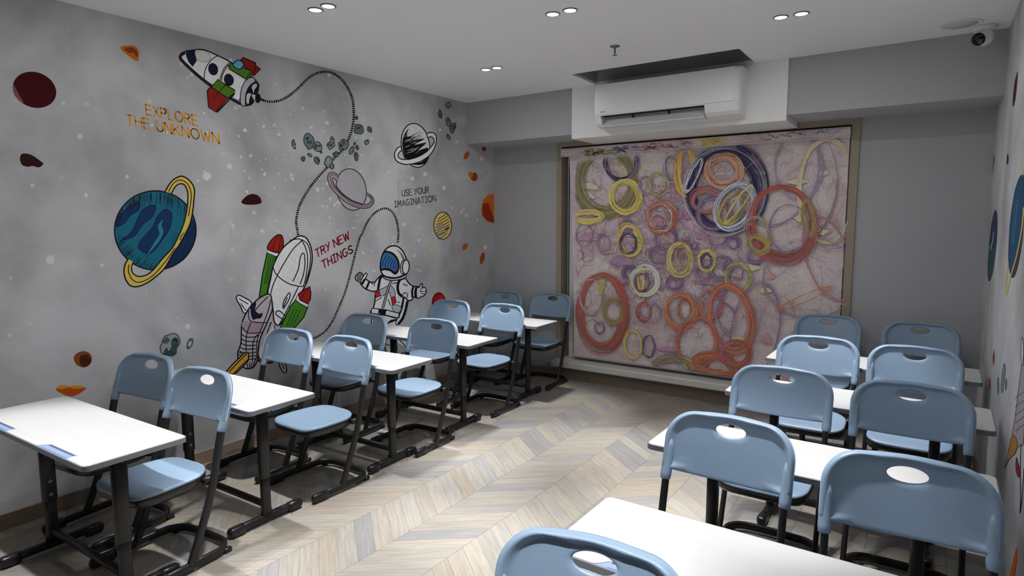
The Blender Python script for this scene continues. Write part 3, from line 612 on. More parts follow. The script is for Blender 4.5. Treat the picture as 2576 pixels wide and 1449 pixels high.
p.fill([(730, 214), (650, 235), (590, 300), (552, 400), (540, 500), (552, 580), (590, 630), (660, 655), (760, 660), (850, 630), (902, 590), (920, 480), (902, 390), (860, 300), (800, 235)], WHT, 2.6)
p.fill([(770, 265), (830, 310), (875, 380), (885, 408), (850, 400), (820, 330)], pc(98, 98, 104))
p.fill([(590, 298), (640, 290), (720, 318), (780, 388), (806, 480), (790, 570), (742, 613), (680, 567), (600, 550), (552, 556), (545, 480), (560, 380)], pc(46, 12, 18), 1.6)
p.fill([(595, 316), (650, 314), (720, 350), (770, 420), (786, 490), (775, 552), (740, 573), (690, 540), (620, 524), (556, 526), (550, 450), (570, 370)], pc(56, 102, 150))
for k in range(6): p.line([(565+k*38, 505+k*8), (585+k*36, 420+k*14), (640+k*30, 335+k*22)], 1.6, pc(20, 36, 70))
p.oval(862, 512, 40, 98, 6, AW, 1.8); p.oval(896, 510, 48, 100, 4, WHT, 2.2)
p.build('mural_astronaut', WALL_L, MP, 'astronaut print waving between the dotted trails')
p = LP().zoom(860, 500, 3.293)
p.fill([(355, 1160), (430, 1150), (470, 1165), (522, 1220), (520, 1278), (380, 1280)], pc(176, 176, 176), 1.8)
for k in range(6): p.line([(440+k*14, 1180+k*8), (430+k*17, 1230+k*8), (425+k*14, 1275)], 1.3)
p.line([(360, 1200), (400, 1215), (430, 1190)], 1.6); p.build('mural_astronaut_legs', WALL_L, MP)
# wallpaper seams
p = LP(); p.Z = (0, 0, 1)
for (a, b2) in (((569, 330), (569, 352)), ((581, 566), (581, 590)), ((1002, 452), (1003, 540))): p.raw_stroke([a, b2], .8, pc(110, 108, 108))
p.build('mural_seam', WALL_L, MP)
# ---- right wall mural (seen at a grazing angle)
def RP(): return Print('x', W, -1)
p = RP().zoom(1960, 0, 3.45); p.fill([(2070, 622), (2068, 690), (2050, 860), (2031, 925), (2026, 890), (2040, 740), (2058, 650)], pc(52, 22, 28)); p.build('mural_maroon_planet', WALL_R, MP)
p = RP().zoom(2470, 380, 3.811)
p.fill([(130, 566), (147, 640), (140, 860), (110, 1120), (75, 1245), (58, 1200), (62, 1020), (85, 760), (110, 620)], pc(38, 48, 82), .8); p.fill([(76, 900), (135, 900), (110, 1120), (75, 1243), (60, 1190), (63, 1030)], pc(40, 66, 72)); p.line([(112, 780), (105, 860), (92, 900), (88, 950)], 1.2, pc(170, 175, 180)); p.build('mural_dark_planet', WALL_R, MP)
p = RP().zoom(2470, 380, 3.811)
p.fill([(375, 236), (402, 262), (402, 600), (380, 900), (330, 1150), (290, 1215), (264, 1130), (255, 1000), (270, 700), (310, 420), (345, 290)], pc(28, 66, 92), 1); p.line([(345, 460), (325, 640), (300, 900)], 1.6, pc(40, 104, 124)); p.line([(320, 460), (295, 740), (280, 900)], 1.6, pc(34, 92, 112)); p.fill([(400, 620), (380, 900), (330, 1150), (295, 1210), (330, 1000), (370, 800)], pc(52, 50, 62))
p.line([(402, 540), (380, 760), (330, 1010), (270, 1220), (240, 1370), (226, 1320), (245, 1150), (254, 1070)], 2.2, pc(176, 156, 80)); p.line([(402, 170), (388, 230)], 2, pc(176, 156, 80)); p.build('mural_ringed_planet', WALL_R, MP, 'blue ringed planet print on the right wall')
p = RP().zoom(2470, 380, 3.811); p.fill([(248, 18), (257, 70), (250, 125), (238, 125), (238, 70)], pc(46, 34, 38)); p.build('mural_pebble', WALL_R, MP)
p = RP().zoom(2470, 380, 3.811); p.fill([(114, 35), (122, 70), (112, 150), (103, 210), (100, 150), (106, 80)], pc(70, 66, 52)); p.build('mural_pebble', WALL_R, MP)
p = RP().zoom(2440, 820, 2.30)
for i, P in enumerate(([(198, 216), (205, 250), (198, 330), (186, 388), (180, 340), (188, 260)], [(162, 295), (167, 340), (162, 395), (158, 340)], [(210, 305), (213, 335), (206, 372), (204, 330)])): p.fill(P, pc(104, 108, 112), .8, pc(50, 54, 56))
p.build('mural_asteroid', WALL_R, MP)
p = RP().zoom(2440, 820, 2.30); p.fill([(138, 138), (143, 180), (136, 232), (131, 190)], pc(104, 60, 48)); p.build('mural_orange_rock', WALL_R, MP)
p = RP().zoom(2440, 820, 2.30); p.fill([(110, 295), (120, 330), (115, 375), (107, 350)], pc(150, 74, 44)); p.build('mural_orange_rock', WALL_R, MP)
p = RP().zoom(2440, 820, 2.30)
p.fill([(312, 190), (312, 640), (290, 690), (262, 700), (244, 640), (262, 520), (290, 300)], pc(138, 130, 134), 1); p.fill([(301, 66), (309, 120), (306, 230), (295, 170)], pc(180, 180, 182), 1)
for y in (400, 450, 500, 545, 590): p.line([(312, y-20), (285, y), (262, y+20)], 1)
p.fill([(264, 645), (242, 640), (215, 760), (200, 820), (228, 770), (258, 740), (274, 690)], pc(150, 100, 40), 1); p.fill([(268, 760), (280, 800), (292, 850), (280, 875), (265, 830)], pc(110, 30, 36), .8); p.line([(295, 680), (290, 830), (292, 1000), (288, 1085), (300, 1000), (312, 820)], 1)
p.build('mural_grey_rocket', WALL_R, MP, 'grey rocket print on the right wall')
p = RP().zoom(2440, 820, 2.30); p.fill([(268, 1285), (273, 1330), (258, 1445), (232, 1445), (250, 1350)], pc(176, 80, 30)); p.build('mural_orange_rock', WALL_R, MP)
# ------------------------------------------------------------------ printed roller blind
YBL = YW+.004
bm_ = bpy.data.materials.new('blind_fabric'); bm_.use_nodes = True; nt = bm_.node_tree; bs = nt.nodes['Principled BSDF']; bs.inputs['Roughness'].default_value = .75; bs.inputs['Specular IOR Level'].default_value = .2
tc = nt.nodes.new('ShaderNodeTexCoord')
def nz(sc, det=6, dist=0.):
    n = nt.nodes.new('ShaderNodeTexNoise'); n.inputs['Scale'].default_value = sc; n.inputs['Detail'].default_value = det; n.inputs['Distortion'].default_value = dist; nt.links.new(tc.outputs['Object'], n.inputs['Vector']); return n
def ramp(src, stops):
    cr = nt.nodes.new('ShaderNodeValToRGB'); e = cr.color_ramp.elements
    e[0].position, e[0].color = stops[0]; e[1].position, e[1].color = stops[1]
    for q, c in stops[2:]: k = e.new(q); k.color = c
    nt.links.new(src, cr.inputs[0]); return cr
base = ramp(nz(2.1, 8, 1.0).outputs['Fac'], [(.30, pc(166, 149, 155)), (.62, pc(186, 179, 179)), (.42, pc(176, 163, 165)), (.52, pc(184, 174, 173)), (.72, pc(184, 179, 160))])
det = ramp(nz(30, 8, 2.5).outputs['Fac'], [(.38, (.82, .76, .82, 1)), (.55, (1.02, 1.02, 1.02, 1))])
mx = nt.nodes.new('ShaderNodeMix'); mx.data_type = 'RGBA'; mx.blend_type = 'MULTIPLY'; mx.inputs[0].default_value = .8
nt.links.new(base.outputs[0], mx.inputs[6]); nt.links.new(det.outputs[0], mx.inputs[7]); nt.links.new(mx.outputs[2], bs.inputs['Base Color'])
BLIND = empty('roller_blind', (2.23, YBL, .25)); tag(BLIND, 'roller blind printed with coloured scribbled circles covering the window', 'blind')
def bl(o):
    o.parent = BLIND; o.matrix_parent_inverse = Matrix.Translation((-2.23, -YBL, -.25)); return o
# fabric: leaves a sliver at its curled left edge
V = []; F = []; rows = 24
for i in range(rows+1):
    z = .255+(2.37-.255)*i/rows; t = 1-i/rows
    xl = .957+.075*math.sin(min(1, t*1.25)*math.pi/2)
    xs = [xl+(3.515-xl)*j/20 for j in range(21)]
    for j, x in enumerate(xs): V.append((x, YBL+(-.018*math.exp(-j/1.2)*math.sin(math.pi*t)), z))
for i in range(rows):
    for j in range(20): a = i*21+j; F.append((a, a+1, a+22, a+21))
n = len(V); V += [(x, y+.0015, z) for x, y, z in V]; F += [tuple(n+k for k in f[::-1]) for f in F]
bl(obj('fabric', V, F, bm_, None, True))
def cass():
    P = [(YBL-.036, 2.335), (YBL-.044, 2.345), (YBL-.046, 2.395), (YBL-.040, 2.410), (YBL-.02, 2.416), (YBL+.05, 2.416), (YBL+.05, 2.335)]
    return MB().xprism(P, .884, 3.522)
bl(cass().build('cassette', bm_)); bl(MB().box(.884, 3.522, YBL-.047, YBL-.03, 2.331, 2.336).build('cassette_edge', M_PLAST))
bl(MB().tube([(1.03, YBL, .252), (3.515, YBL, .252)], .008, .011, 10, Vector((0, 1, 0))).build('bottom_bar', mat('pale_fabric_bar', rgb(190, 170, 176), .5, .03)))
bl(MB().tube([(.955, YBL-.01, 2.33), (.958, YBL-.012, 1.5), (.96, YBL-.01, .6)], .0018, .0018, 6).build('pull_cord', M_PLAST))
p = Print('y', YBL-.0195, -1, 3e-6); p.Z = (0, 0, 1); rb = random.Random(77)
def inb(u, v): return 1447 < u < 2133 and (405-.087*(u-1420)) < v < (888+.150*(u-1442))
def seg_clip(P):
    out = []; cur = []
    for q in P:
        if inb(*q): cur.append(q)
        else:
            if len(cur) > 1: out.append(cur)
            cur = []
    if len(cur) > 1: out.append(cur)
    return out
BASE_MIX = pc(180, 162, 168)
def vary(c, k):
    q = rb.uniform(.0, .26)*(1 if max(c[:3]) > .12 else .25)
    return tuple(min(.9, max(.004, (x*(1-q)+y*q)*(1+rb.uniform(-k, k)))) for x, y in zip(c[:3], BASE_MIX))+(1,)
cnt = [0]
def stroke(P, w, c, taper=False):
    cnt[0] += 1
    for q in seg_clip(P): p.raw_stroke(q, w, c, lift=True, taper=taper)
def ring(cx, cy, rx, ry, w, cols, rot=0, n=None, dens=1.0, a0=0, a1=360, lean=(0, 0)):
    """a painted band under many jittered loops makes one scribbled ring; lean makes one side thicker"""
    cr_, sr_ = math.cos(math.radians(rot)), math.sin(math.radians(rot))
    if w >= 9:
        for q in range(3):
            k = (q-1)*w*.27; c = vary(cols[0], .1); s0 = rb.uniform(0, 360); L = rb.uniform(190, 345)
            P = []
            for j in range(49):
                a = math.radians(s0+L*j/48); x, y = (rx+k)*math.cos(a), (ry+k)*math.sin(a)
                P.append((cx+cr_*x-sr_*y+lean[0]*k, cy+sr_*x+cr_*y+lean[1]*k))
            stroke(P, w*.36, c, True)
    n = n or int(w*1.7*dens)+5
    for i in range(n):
        t = (i+.5)/n-.5; k = t*w*1.08; c = vary(rb.choice(cols), .25)
        s0 = rb.uniform(0, 360); L = rb.uniform(90, 330)
        ph, am = rb.uniform(0, 6.28), rb.uniform(.3, 2.2); N = max(12, int(L/7)); P = []
        for j in range(N+1):
            a = math.radians(s0+L*j/N); jr = am*math.sin(3*a+ph)+am*.6*math.sin(5*a+2*ph)
            x, y = (rx+k+jr)*math.cos(a), (ry+k+jr)*math.sin(a)
            P.append((cx+cr_*x-sr_*y+lean[0]*t*w, cy+sr_*x+cr_*y+lean[1]*t*w))
        stroke(P, rb.uniform(.7, 2.0)*(1 if w > 4 else .7), c, True)
PUR, PNK, LAV, GRY = pc(86, 60, 104), pc(150, 88, 112), pc(140, 124, 150), pc(120, 116, 128)
YEL, OLI, ORA, RUS, NAV, BLU, WHI, PAL = pc(192, 168, 76), pc(114, 110, 56), pc(160, 82, 48), pc(134, 58, 44), pc(30, 32, 62), pc(88, 104, 132), pc(196, 198, 200), pc(188, 174, 150)
# background scribble, denser towards the middle
def squiggle(u, v, r, w, c):
    a = rb.uniform(0, 360); P = []; x, y = u, v; da = rb.uniform(-26, 26)
    for j in range(rb.randint(6, 15)):
        P.append((x, y)); a += da+rb.uniform(-22, 22); x += r*math.cos(math.radians(a)); y += r*math.sin(math.radians(a))
    stroke(P, w, c, True)
for i in range(46):                       # soft colour patches
    u, v = (rb.gauss(1690, 110), rb.gauss(640, 110)) if i < 34 else (rb.uniform(1460, 2120), rb.uniform(380, 900))
    c = vary(rb.choice([pc(164, 126, 144), pc(158, 120, 146), pc(150, 122, 150), pc(172, 132, 140)] if i < 34 else [pc(186, 176, 140), pc(184, 180, 150), pc(176, 178, 176)]), .05)
    r = rb.uniform(10, 30); stroke([(u-r, v), (u, v+rb.uniform(-8, 8)), (u+r, v+rb.uniform(-10, 10))], rb.uniform(10, 26), c, True)
for i in range(1500):
    if i < 1000: u, v = rb.gauss(1690, 125), rb.gauss(645, 130)
    else: u, v = rb.uniform(1440, 2140), rb.uniform(340, 960)
    far = u > 1880 or v > 830
    squiggle(u, v, rb.uniform(2.5, 6.5), rb.uniform(.5, 1.7), vary(rb.choice([PUR, PNK, PNK, LAV, pc(120, 70, 96), pc(160, 90, 76), GRY, WHI] if not far else [LAV, GRY, PAL, pc(166, 120, 130), WHI]), .2))
for i in range(26):
    u, v = rb.gauss(1735, 70), rb.gauss(640, 70); r = rb.uniform(8, 26)
    ring(u, v, r, r*rb.uniform(.8, 1.2), rb.uniform(4, 14), [PUR, pc(104, 70, 110), PNK, LAV], n=6)
for (cx, cy, rx, ry, w_, cols, rot, ln) in [
 (1960, 440, 95, 130, 5, [GRY, LAV], 20, (0, 0)), (1985, 470, 120, 165, 4, [GRY, LAV, PUR], 10, (0, 0)), (2010, 420, 60, 80, 6, [LAV, GRY], 0, (0, 0)), (2080, 480, 70, 130, 10, [PAL, pc(186, 168, 110)], 0, (0, 0)),
 (2040, 700, 120, 100, 4, [pc(150, 110, 110), GRY], 0, (0, 0)), (2085, 650, 55, 110, 5, [pc(160, 104, 96), PNK], -20, (0, 0)), (1900, 830, 60, 120, 4, [LAV, GRY, PUR], 10, (0, 0)),
 (1523, 457, 70, 78, 28, [OLI, OLI, pc(94, 92, 48), pc(140, 132, 60), pc(104, 84, 56)], 0, (-.3, .2)), (1562, 408, 40, 44, 11, [NAV, BLU, PUR, LAV], 0, (0, 0)), (1573, 495, 35, 38, 14, [YEL, YEL, pc(170, 150, 70), PAL], 0, (0, 0)),
 (1655, 462, 22, 26, 8, [pc(176, 160, 84), OLI, PUR], 0, (0, .5)), (1625, 466, 18, 22, 4, [PUR, LAV], 0, (0, 0)), (1690, 425, 16, 30, 8, [BLU, PUR, WHI], 0, (0, 0)),
 (1662, 548, 33, 37, 15, [ORA, RUS, ORA, WHI], 0, (.5, 0)), (1655, 556, 16, 18, 6, [RUS, PAL], 0, (0, 0)), (1583, 603, 27, 38, 12, [YEL, YEL, pc(206, 168, 70)], -8, (0, 0)), (1580, 612, 20, 26, 5, [NAV, PUR], 0, (0, 0)), (1518, 611, 16, 21, 3, [LAV, PUR], 0, (0, 0)),
 (1470, 590, 20, 30, 3, [PUR, LAV], 0, (0, 0)), (1725, 430, 22, 60, 18, [YEL, pc(190, 130, 50), pc(180, 150, 80)], 0, (0, 0)),
 (1827, 478, 88, 100, 34, [NAV, NAV, NAV, pc(42, 44, 76), pc(52, 48, 84)], 0, (.25, -.35)), (1822, 482, 102, 108, 5, [WHI, BLU, LAV], 0, (0, 0)), (1745, 440, 10, 45, 6, [WHI, BLU], 25, (0, 0)), (1820, 430, 40, 36, 22, [pc(190, 150, 104), pc(170, 120, 90), PUR, pc(176, 140, 110)], 0, (0, 0)), (1775, 505, 34, 28, 14, [ORA, RUS, BLU], 0, (0, -.4)), (1795, 535, 40, 40, 12, [PUR, BLU, PNK], 0, (0, 0)),
 (1848, 520, 42, 60, 16, [BLU, pc(126, 146, 160), pc(60, 70, 92), WHI], 32, (.3, 0)), (1840, 525, 26, 44, 10, [pc(176, 164, 70), pc(90, 96, 70), ORA, pc(70, 80, 76)], 32, (0, 0)), (1858, 512, 10, 58, 5, [YEL, pc(170, 170, 90)], 35, (0, 0)),
 (1968, 562, 80, 92, 22, [RUS, RUS, ORA, pc(136, 56, 40)], -8, (0, .55)), (2035, 548, 12, 44, 12, [OLI, pc(150, 120, 60)], -8, (0, 0)), (1905, 590, 30, 44, 8, [pc(170, 140, 90), ORA, OLI, pc(150, 160, 140)], -15, (0, 0)), (1908, 615, 26, 18, 12, [OLI, pc(170, 156, 70)], 30, (0, 0)), (1985, 575, 50, 60, 3, [BLU, PUR, GRY], 0, (0, 0)),
 (1710, 652, 28, 40, 12, [YEL, OLI, pc(178, 168, 70), PAL], 0, (0, .3)), (1716, 645, 14, 26, 6, [RUS, OLI, pc(176, 160, 120)], 0, (0, 0)), (1777, 655, 20, 25, 7, [YEL, pc(200, 178, 90)], 0, (0, 0)), (1777, 656, 13, 17, 5, [PUR, NAV], 0, (0, 0)),
 (1622, 707, 32, 35, 13, [WHI, pc(170, 184, 172), pc(186, 190, 170), YEL], 0, (0, 0)), (1628, 695, 13, 14, 6, [WHI, PUR], 0, (0, 0)), (1612, 705, 6, 26, 6, [YEL], 0, (0, 0)), (1615, 710, 18, 22, 5, [PUR, pc(70, 48, 80)], 0, (0, 0)), (1857, 697, 30, 35, 9, [OLI, pc(168, 160, 80)], 0, (-.3, .3)), (1853, 685, 18, 16, 5, [PUR, LAV], 0, (0, 0)),
 (1515, 785, 57, 93, 21, [RUS, ORA, pc(150, 66, 56), pc(136, 56, 46)], 0, (.2, .55)), (1487, 745, 28, 45, 5, [ORA, pc(150, 160, 160), PAL], 0, (0, 0)), (1543, 783, 23, 29, 10, [OLI, RUS, pc(150, 140, 64)], 0, (0, 0)), (1508, 825, 12, 14, 3, [PUR], 0, (0, 0)), (1512, 720, 5, 16, 6, [pc(180, 170, 50)], 10, (0, 0)),
 (1711, 781, 36, 41, 15, [ORA, ORA, RUS, pc(176, 130, 50)], 0, (.3, .4)), (1722, 778, 16, 24, 5, [ORA, OLI, RUS], 0, (0, 0)), (1620, 784, 16, 21, 8, [ORA, RUS, PNK], 0, (0, 0)), (1646, 788, 16, 24, 4, [PUR, LAV], 0, (0, 0)), (1787, 765, 28, 34, 9, [ORA, PNK, pc(170, 90, 66)], 0, (0, .3)), (1773, 752, 10, 15, 3, [LAV, GRY], 0, (0, 0)),
 (1838, 800, 52, 84, 17, [ORA, RUS, pc(176, 104, 64), pc(160, 100, 90)], -12, (.4, 0)), (1828, 800, 22, 40, 4, [PUR, LAV], -20, (0, 0)), (1752, 861, 50, 60, 12, [ORA, RUS, pc(176, 110, 80)], 10, (0, .3)), (1593, 865, 23, 35, 7, [YEL, PUR, pc(180, 170, 60)], 0, (0, 0)), (1632, 872, 15, 27, 4, [PUR, NAV], 0, (0, 0)),
 (1690, 925, 48, 24, 22, [OLI, pc(170, 164, 60), PUR], 0, (0, 0)), (1800, 918, 50, 22, 20, [ORA, RUS, pc(170, 120, 60)], 10, (0, 0)), (1850, 890, 34, 30, 14, [ORA, RUS, PNK], 0, (0, 0)), (2022, 752, 78, 9, 3, [ORA, pc(176, 110, 50)], -23, (0, 0)), (1480, 545, 34, 12, 14, [pc(186, 174, 70), PAL], 0, (0, 0))]:
    ring(cx, cy, rx, ry, w_, cols, rot, lean=ln)
# long thin sweeps on the right
for i in range(46):
    u, v = rb.uniform(1890, 2110), rb.uniform(380, 900); R_ = rb.uniform(50, 170); a = rb.uniform(0, 360); L = rb.uniform(30, 90)
    stroke([(u+R_*math.cos(math.radians(a+L*j/16)), v+R_*1.1*math.sin(math.radians(a+L*j/16))) for j in range(17)], rb.uniform(.6, 1.5), vary(rb.choice([GRY, LAV, PUR, pc(160, 110, 100), BLU]), .2), True)
o = bl(p.build('circle_print', None, paint_mat('blind_print', .75))); o['label'] = 'overlapping scribbled circles printed on the blind'
# print carried over the cassette front
p = Print('y', YBL-.0468, -1); p.Z = (0, 0, 1); p.sign = -1
for (x0, x1, c, k) in [(1530, 1568, pc(88, 100, 116), 26), (1460, 1520, OLI, 30), (1610, 1640, RUS, 10), (1580, 1600, LAV, 8), (1758, 1815, YEL, 34), (1640, 1740, PNK, 12), (1840, 1900, PAL, 12), (1960, 2010, GRY, 8), (1900, 1960, PUR, 4), (2040, 2110, LAV, 8)]:
    for i in range(k):
        u = rb.uniform(x0, x1); yt = 378-.0868*(u-1415); a = rb.uniform(3, 18); L = rb.uniform(6, 24)
        Q = [(u, yt+a), (min(2130, u+L*.6), min(yt+19, yt+a+rb.uniform(-5, 5))), (min(2134, u+L), min(yt+19, max(yt+2, yt+a+rb.uniform(-7, 7))))]
        p.raw_stroke(Q, rb.uniform(1, 3), vary(c, .2), lift=(i % 20 == 0))
o = bl(p.build('cassette_print', None, paint_mat('blind_print', .75))); o['kind'] = 'stuff'
# ------------------------------------------------------------------ school chair
M_BLUE = mat('blue_grey_plastic', (.248, .344, .462, 1), .36, .03, 5, bump=.35, bscale=520, spec=.45)
M_BLK = mat('black_powder_coat', (.010, .010, .011, 1), .42, .15, 20, bump=.1, bscale=900)
M_RUB = mat('black_rubber', (.012, .012, .014, 1), .3, .1, 10)
M_PAN = mat('black_seat_pan', (.016, .016, .018, 1), .3, .1, 10)
def post_y(z): # side view line of the chair posts
    K = [(0, 0), (.02, .005), (.12, .048), (.25, .102), (.36, .142), (.45, .165), (.54, .185), (.64, .21), (.73, .236), (.80, .256), (.95, .3)]
    for (a, b), (c, d) in zip(K, K[1:]):
        if a <= z <= c: return b+(d-b)*(z-a)/(c-a)
    return K[-1][1]
def chair_backrest():
    wb, zt, zb, R1, R2 = .247, .913, .676, .112, .018
    # outline sampled clockwise from bottom left
    P = []
    def arc(cx, cz, r, a0, a1, n, sx=1):
        for i in range(n+1):
            a = math.radians(a0+(a1-a0)*i/n); P.append((cx+r*math.cos(a), cz+r*math.sin(a)))
    arc(-wb+R2, zb+R2, R2, 270, 180, 4)
    for z in (.71, .74, .77): P.append((-wb, z))
    arc(-wb+R1, zt-R1-.006, R1, 180, 90, 12)
    for i in range(1, 12): x = (-wb+R1)+(2*(wb-R1))*i/12; P.append((x, zt-.006*(abs(x)/(wb-R1))**2))
    arc(wb-R1, zt-R1-.006, R1, 90, 0, 12)
    for z in (.77, .74, .71): P.append((wb, z))
    arc(wb-R2, zb+R2, R2, 0, -90, 4)
    for i in range(1, 16): x = (wb-R2)-(2*(wb-R2))*i/16; P.append((x, zb-.012*(1-(x/(wb-R2))**2)))
    N = len(P); hc = (0, .852)
    hole = []
    for x, z in P:
        a = math.atan2((z-hc[1])/.42, x-hc[0]); hole.append((hc[0]+.058*math.cos(a), hc[1]+.0245*math.sin(a)))
    def yc(x, z): return post_y(z)+.034*(1-min(1, (x/wb)**2))
    rings_f, rings_b = [], []
    S = [.0, .003, .008, .015, .024, .033, .042, .052]
    SEQ = [(x, None) for x in S]+[(None, .3), (None, .6), (None, .88), (None, 1.0), ('h', None)]
    for S_, fr in SEQ:
        rf, rbk = [], []
        for (x, z), (hx, hz) in zip(P, hole):
            d = math.hypot(hx-x, hz-z); q = min(1, (d-.010)/.060)
            if S_ == 'h': t = 1.0
            elif S_ is None: t0 = .052*q/d; t = t0+(1-.006/d-t0)*fr
            else: t = S_*q/d
            px, pz = x+(hx-x)*t, z+(hz-z)*t
            s = S_ if isinstance(S_, float) else .06
            up = min(1, max(0, (z-.672)/.03)); side = min(1, max(0, (abs(x)-.17)/.05)); wgt = max(up, side)
            bump = (math.sin(min(1, s/.017)*math.pi/2) if s < .017 else .5+.5*math.cos(min(1, (s-.017)/.032)*math.pi))
            edge = math.sqrt(max(0, 1-(1-min(1, s/.010))**2))
            f = (.005+.0155*bump*wgt)*edge; g = (.005+.010*bump*wgt)*edge
            if S_ == 'h': f = g = 0.0015
            y = yc(px, pz)
            rf.append((px, y-f, pz)); rbk.append((px, y+g, pz))
        rings_f.append(rf); rings_b.append(rbk)
    rings = rings_f+rings_b[::-1]
    v = [q for r in rings for q in r]; f = []; m = len(rings)
    for i in range(m):
        j = (i+1) % m
        for k in range(N): f.append((i*N+k, j*N+k, j*N+(k+1) % N, i*N+(k+1) % N))
    b = MB().add(v, f)
    for s in (-1, 1):
        zs = [.638, .640, .66, .69, .72, .76, .80]
        b.tube([(s*.2255, post_y(z)+.0055*min(1, max(0, (z-.645)/.05)), z) for z in zs], [.017, .0200, .0212, .0212, .0205, .018, .012], [.020, .0225, .0225, .0208, .0198, .0182, .014], 18)
    return b
def seat_outline(k, n=56):
    out = []
    for i in range(n):
        a = 2*math.pi*i/n; c, s = math.cos(a), math.sin(a)
        ex = 2/5.0 if s < 0 else 2/3.6
        x = math.copysign(abs(c)**ex, c)*(.206 if s < 0 else .206-.012*s); y = math.copysign(abs(s)**ex, s)*(.197 if s < 0 else .19)
        out.append((x*k, -.002+y*k))
    return out
def seat_z(x, y):
    r = min(1, math.hypot(x/.2, (y+.01)/.2))
    return .447-.016*(1-r**2)*(1 if y > -.08 else max(0, 1-(-.08-y)/.11))+.012*max(0, (y-.09)/.1)**2-.016*max(0, (-y-.14)/.06)**2
def chair_seat():
    v = []; f = []; n = 56; ks = [1, .985, .95, .85, .7, .5, .3, .12]
    for q, k in enumerate(ks):
        for x, y in seat_outline(k): v.append((x, y, seat_z(x, y)-(.007 if q == 0 else .0018 if q == 1 else 0)))
    for i in range(len(ks)-1):
        for k in range(n): f.append((i*n+k, i*n+(k+1) % n, (i+1)*n+(k+1) % n, (i+1)*n+k))
    f.append(tuple(range((len(ks)-1)*n, len(ks)*n)))
    b0 = len(v)
    for x, y in seat_outline(.985): v.append((x, y, seat_z(x, y)-.016))
    for k in range(n): f.append((k, b0+k, b0+(k+1) % n, (k+1) % n))
    f.append(tuple(range(b0+n-1, b0-1, -1)))
    return MB().add(v, f)
def chair_pan():
    v = []; f = []; n = 56
    for (k, dz) in ((.99, -.0145), (1.0, -.022), (.995, -.046), (.955, -.058), (.8, -.062)):
        for x, y in seat_outline(k): v.append((x, y, seat_z(x, y)+dz if dz > -.03 else .446+dz))
    for i in range(4):
        for k in range(n): f.append((i*n+k, (i+1)*n+k, (i+1)*n+(k+1) % n, i*n+(k+1) % n))
    f.append(tuple(range(5*n-1, 4*n-1, -1)))
    b = MB().add(v, f)
    for s in (-1, 1): b.box(min(s*.19, s*.222), max(s*.19, s*.222), .115, .175, .402, .43)
    return b
def make_chair():
    r = empty('school_chair')
    chair_seat().build('seat', M_BLUE, r, True); chair_pan().build('seat_pan', M_PAN, r, True)
    br = chair_backrest().build('backrest', M_BLUE, r, True)
    zs = [.03, .06, .12, .18, .25, .30, .36, .41, .45, .54, .64, .655]
    for s in (-1, 1): MB().tube([(s*.2235, post_y(z), z) for z in zs], .0125, .0205, 14, pw=2.6).build('post', M_BLK, r, True)
    # U-shaped base, open towards the front
    X = .2235; P = [(-X, -.185), (-X, -.05), (-X, .09)]
    for i in range(7): a = math.radians(180-90*i/6); P.append((-X+.10+.10*math.cos(a), .145+.10*math.sin(a)))
    P += [(-.06, .249), (.06, .249)]
    for i in range(7): a = math.radians(90-90*i/6); P.append((X-.10+.10*math.cos(a), .145+.10*math.sin(a)))
    P += [(X, .09), (X, -.05), (X, -.185)]
    b = MB(); b.tube([(x, y, .033) for x, y in P], .0205, .0125, 14, side=Vector((0, 0, 1)), pw=2.6); b.build('base_rail', M_BLK, r, True)
    for s in (-1, 1):
        b = MB(); b.tube([(s*X, y, .0285) for y in (-.212, -.207, -.195, -.15, -.105, -.10)], [.010, .021, .027, .0275, .0265, .022], [.009, .015, .0175, .018, .0175, .0135], 16, side=Vector((0, 0, 1)), pw=3); b.build('foot_cap', M_RUB, r, True)
        b = MB(); b.tube([(s*(X-.012), y, .014) for y in (.195, .2, .235, .24)], [.008, .014, .014, .008], [.008, .014, .014, .008], 12, side=Vector((0, 0, 1))); b.build('glide', M_RUB, r, True)
    return r
G_CH = 'blue-grey school chairs at the desks'
CH = [
 ('C1L', .445, 1.085, .127, 'dark shaded school chair by the mural wall at the nearest left desk'),
 ('C1R', 1.045, 1.07, .09, 'blue-grey school chair with shadow bands on its seat, aisle side of the nearest left desk'),
 ('C2L', .385, 2.073, .045, 'blue-grey school chair in front of the small grey rocket print, wall side'),
 ('C2R', .938, 2.104, -.021, 'blue-grey school chair with fully visible lit seat, aisle side of the second left desk'),
 ('C3L', .29, 2.87, .05, 'dark shaded school chair in front of the astronaut legs on the mural'),
 ('C3R', .935, 2.979, .023, 'blue-grey school chair at the aisle end of the third left desk'),
 ('C4L', .28, 3.965, .01, 'blue-grey school chair in front of the red planet print, wall side'),
 ('C4R', .863, 4.005, -.015, 'brightly lit school chair at the aisle end of the fourth left desk'),
 ('C5L', .272, 4.87, .012, 'dark school chair in the far left corner of the room'),
 ('C5R', .81, 4.985, .016, 'dark school chair beside the left edge of the printed blind'),
 ('D0L', 3.515, .628, .1, 'blue-grey school chair cut off by the bottom edge of the photo'),
 ('D1L', 3.494, 1.769, -.03, 'blue-grey school chair behind the nearest right desk, aisle side'),
 ('D1R', 4.107, 1.663, .058, 'largest school chair in view, against the right wall at the nearest right desk'),
 ('D2L', 3.507, 2.755, .002, 'blue-grey school chair at the second right desk, aisle side'),
 ('D2R', 4.075, 2.755, .009, 'dark shaded school chair at the second right desk, wall side'),
 ('D3L', 3.534, 3.812, .024, 'brightly lit school chair at the third right desk, aisle side'),
 ('D3R', 4.063, 3.777, -.002, 'school chair at the third right desk, wall side, with shaded left half'),
 ('D4L', 3.448, 4.895, -.007, 'dark school chair before the right edge of the printed blind'),
 ('D4R', 4.077, 4.833, -.002, 'dark school chair in the far right corner of the room')]
proto = make_chair()
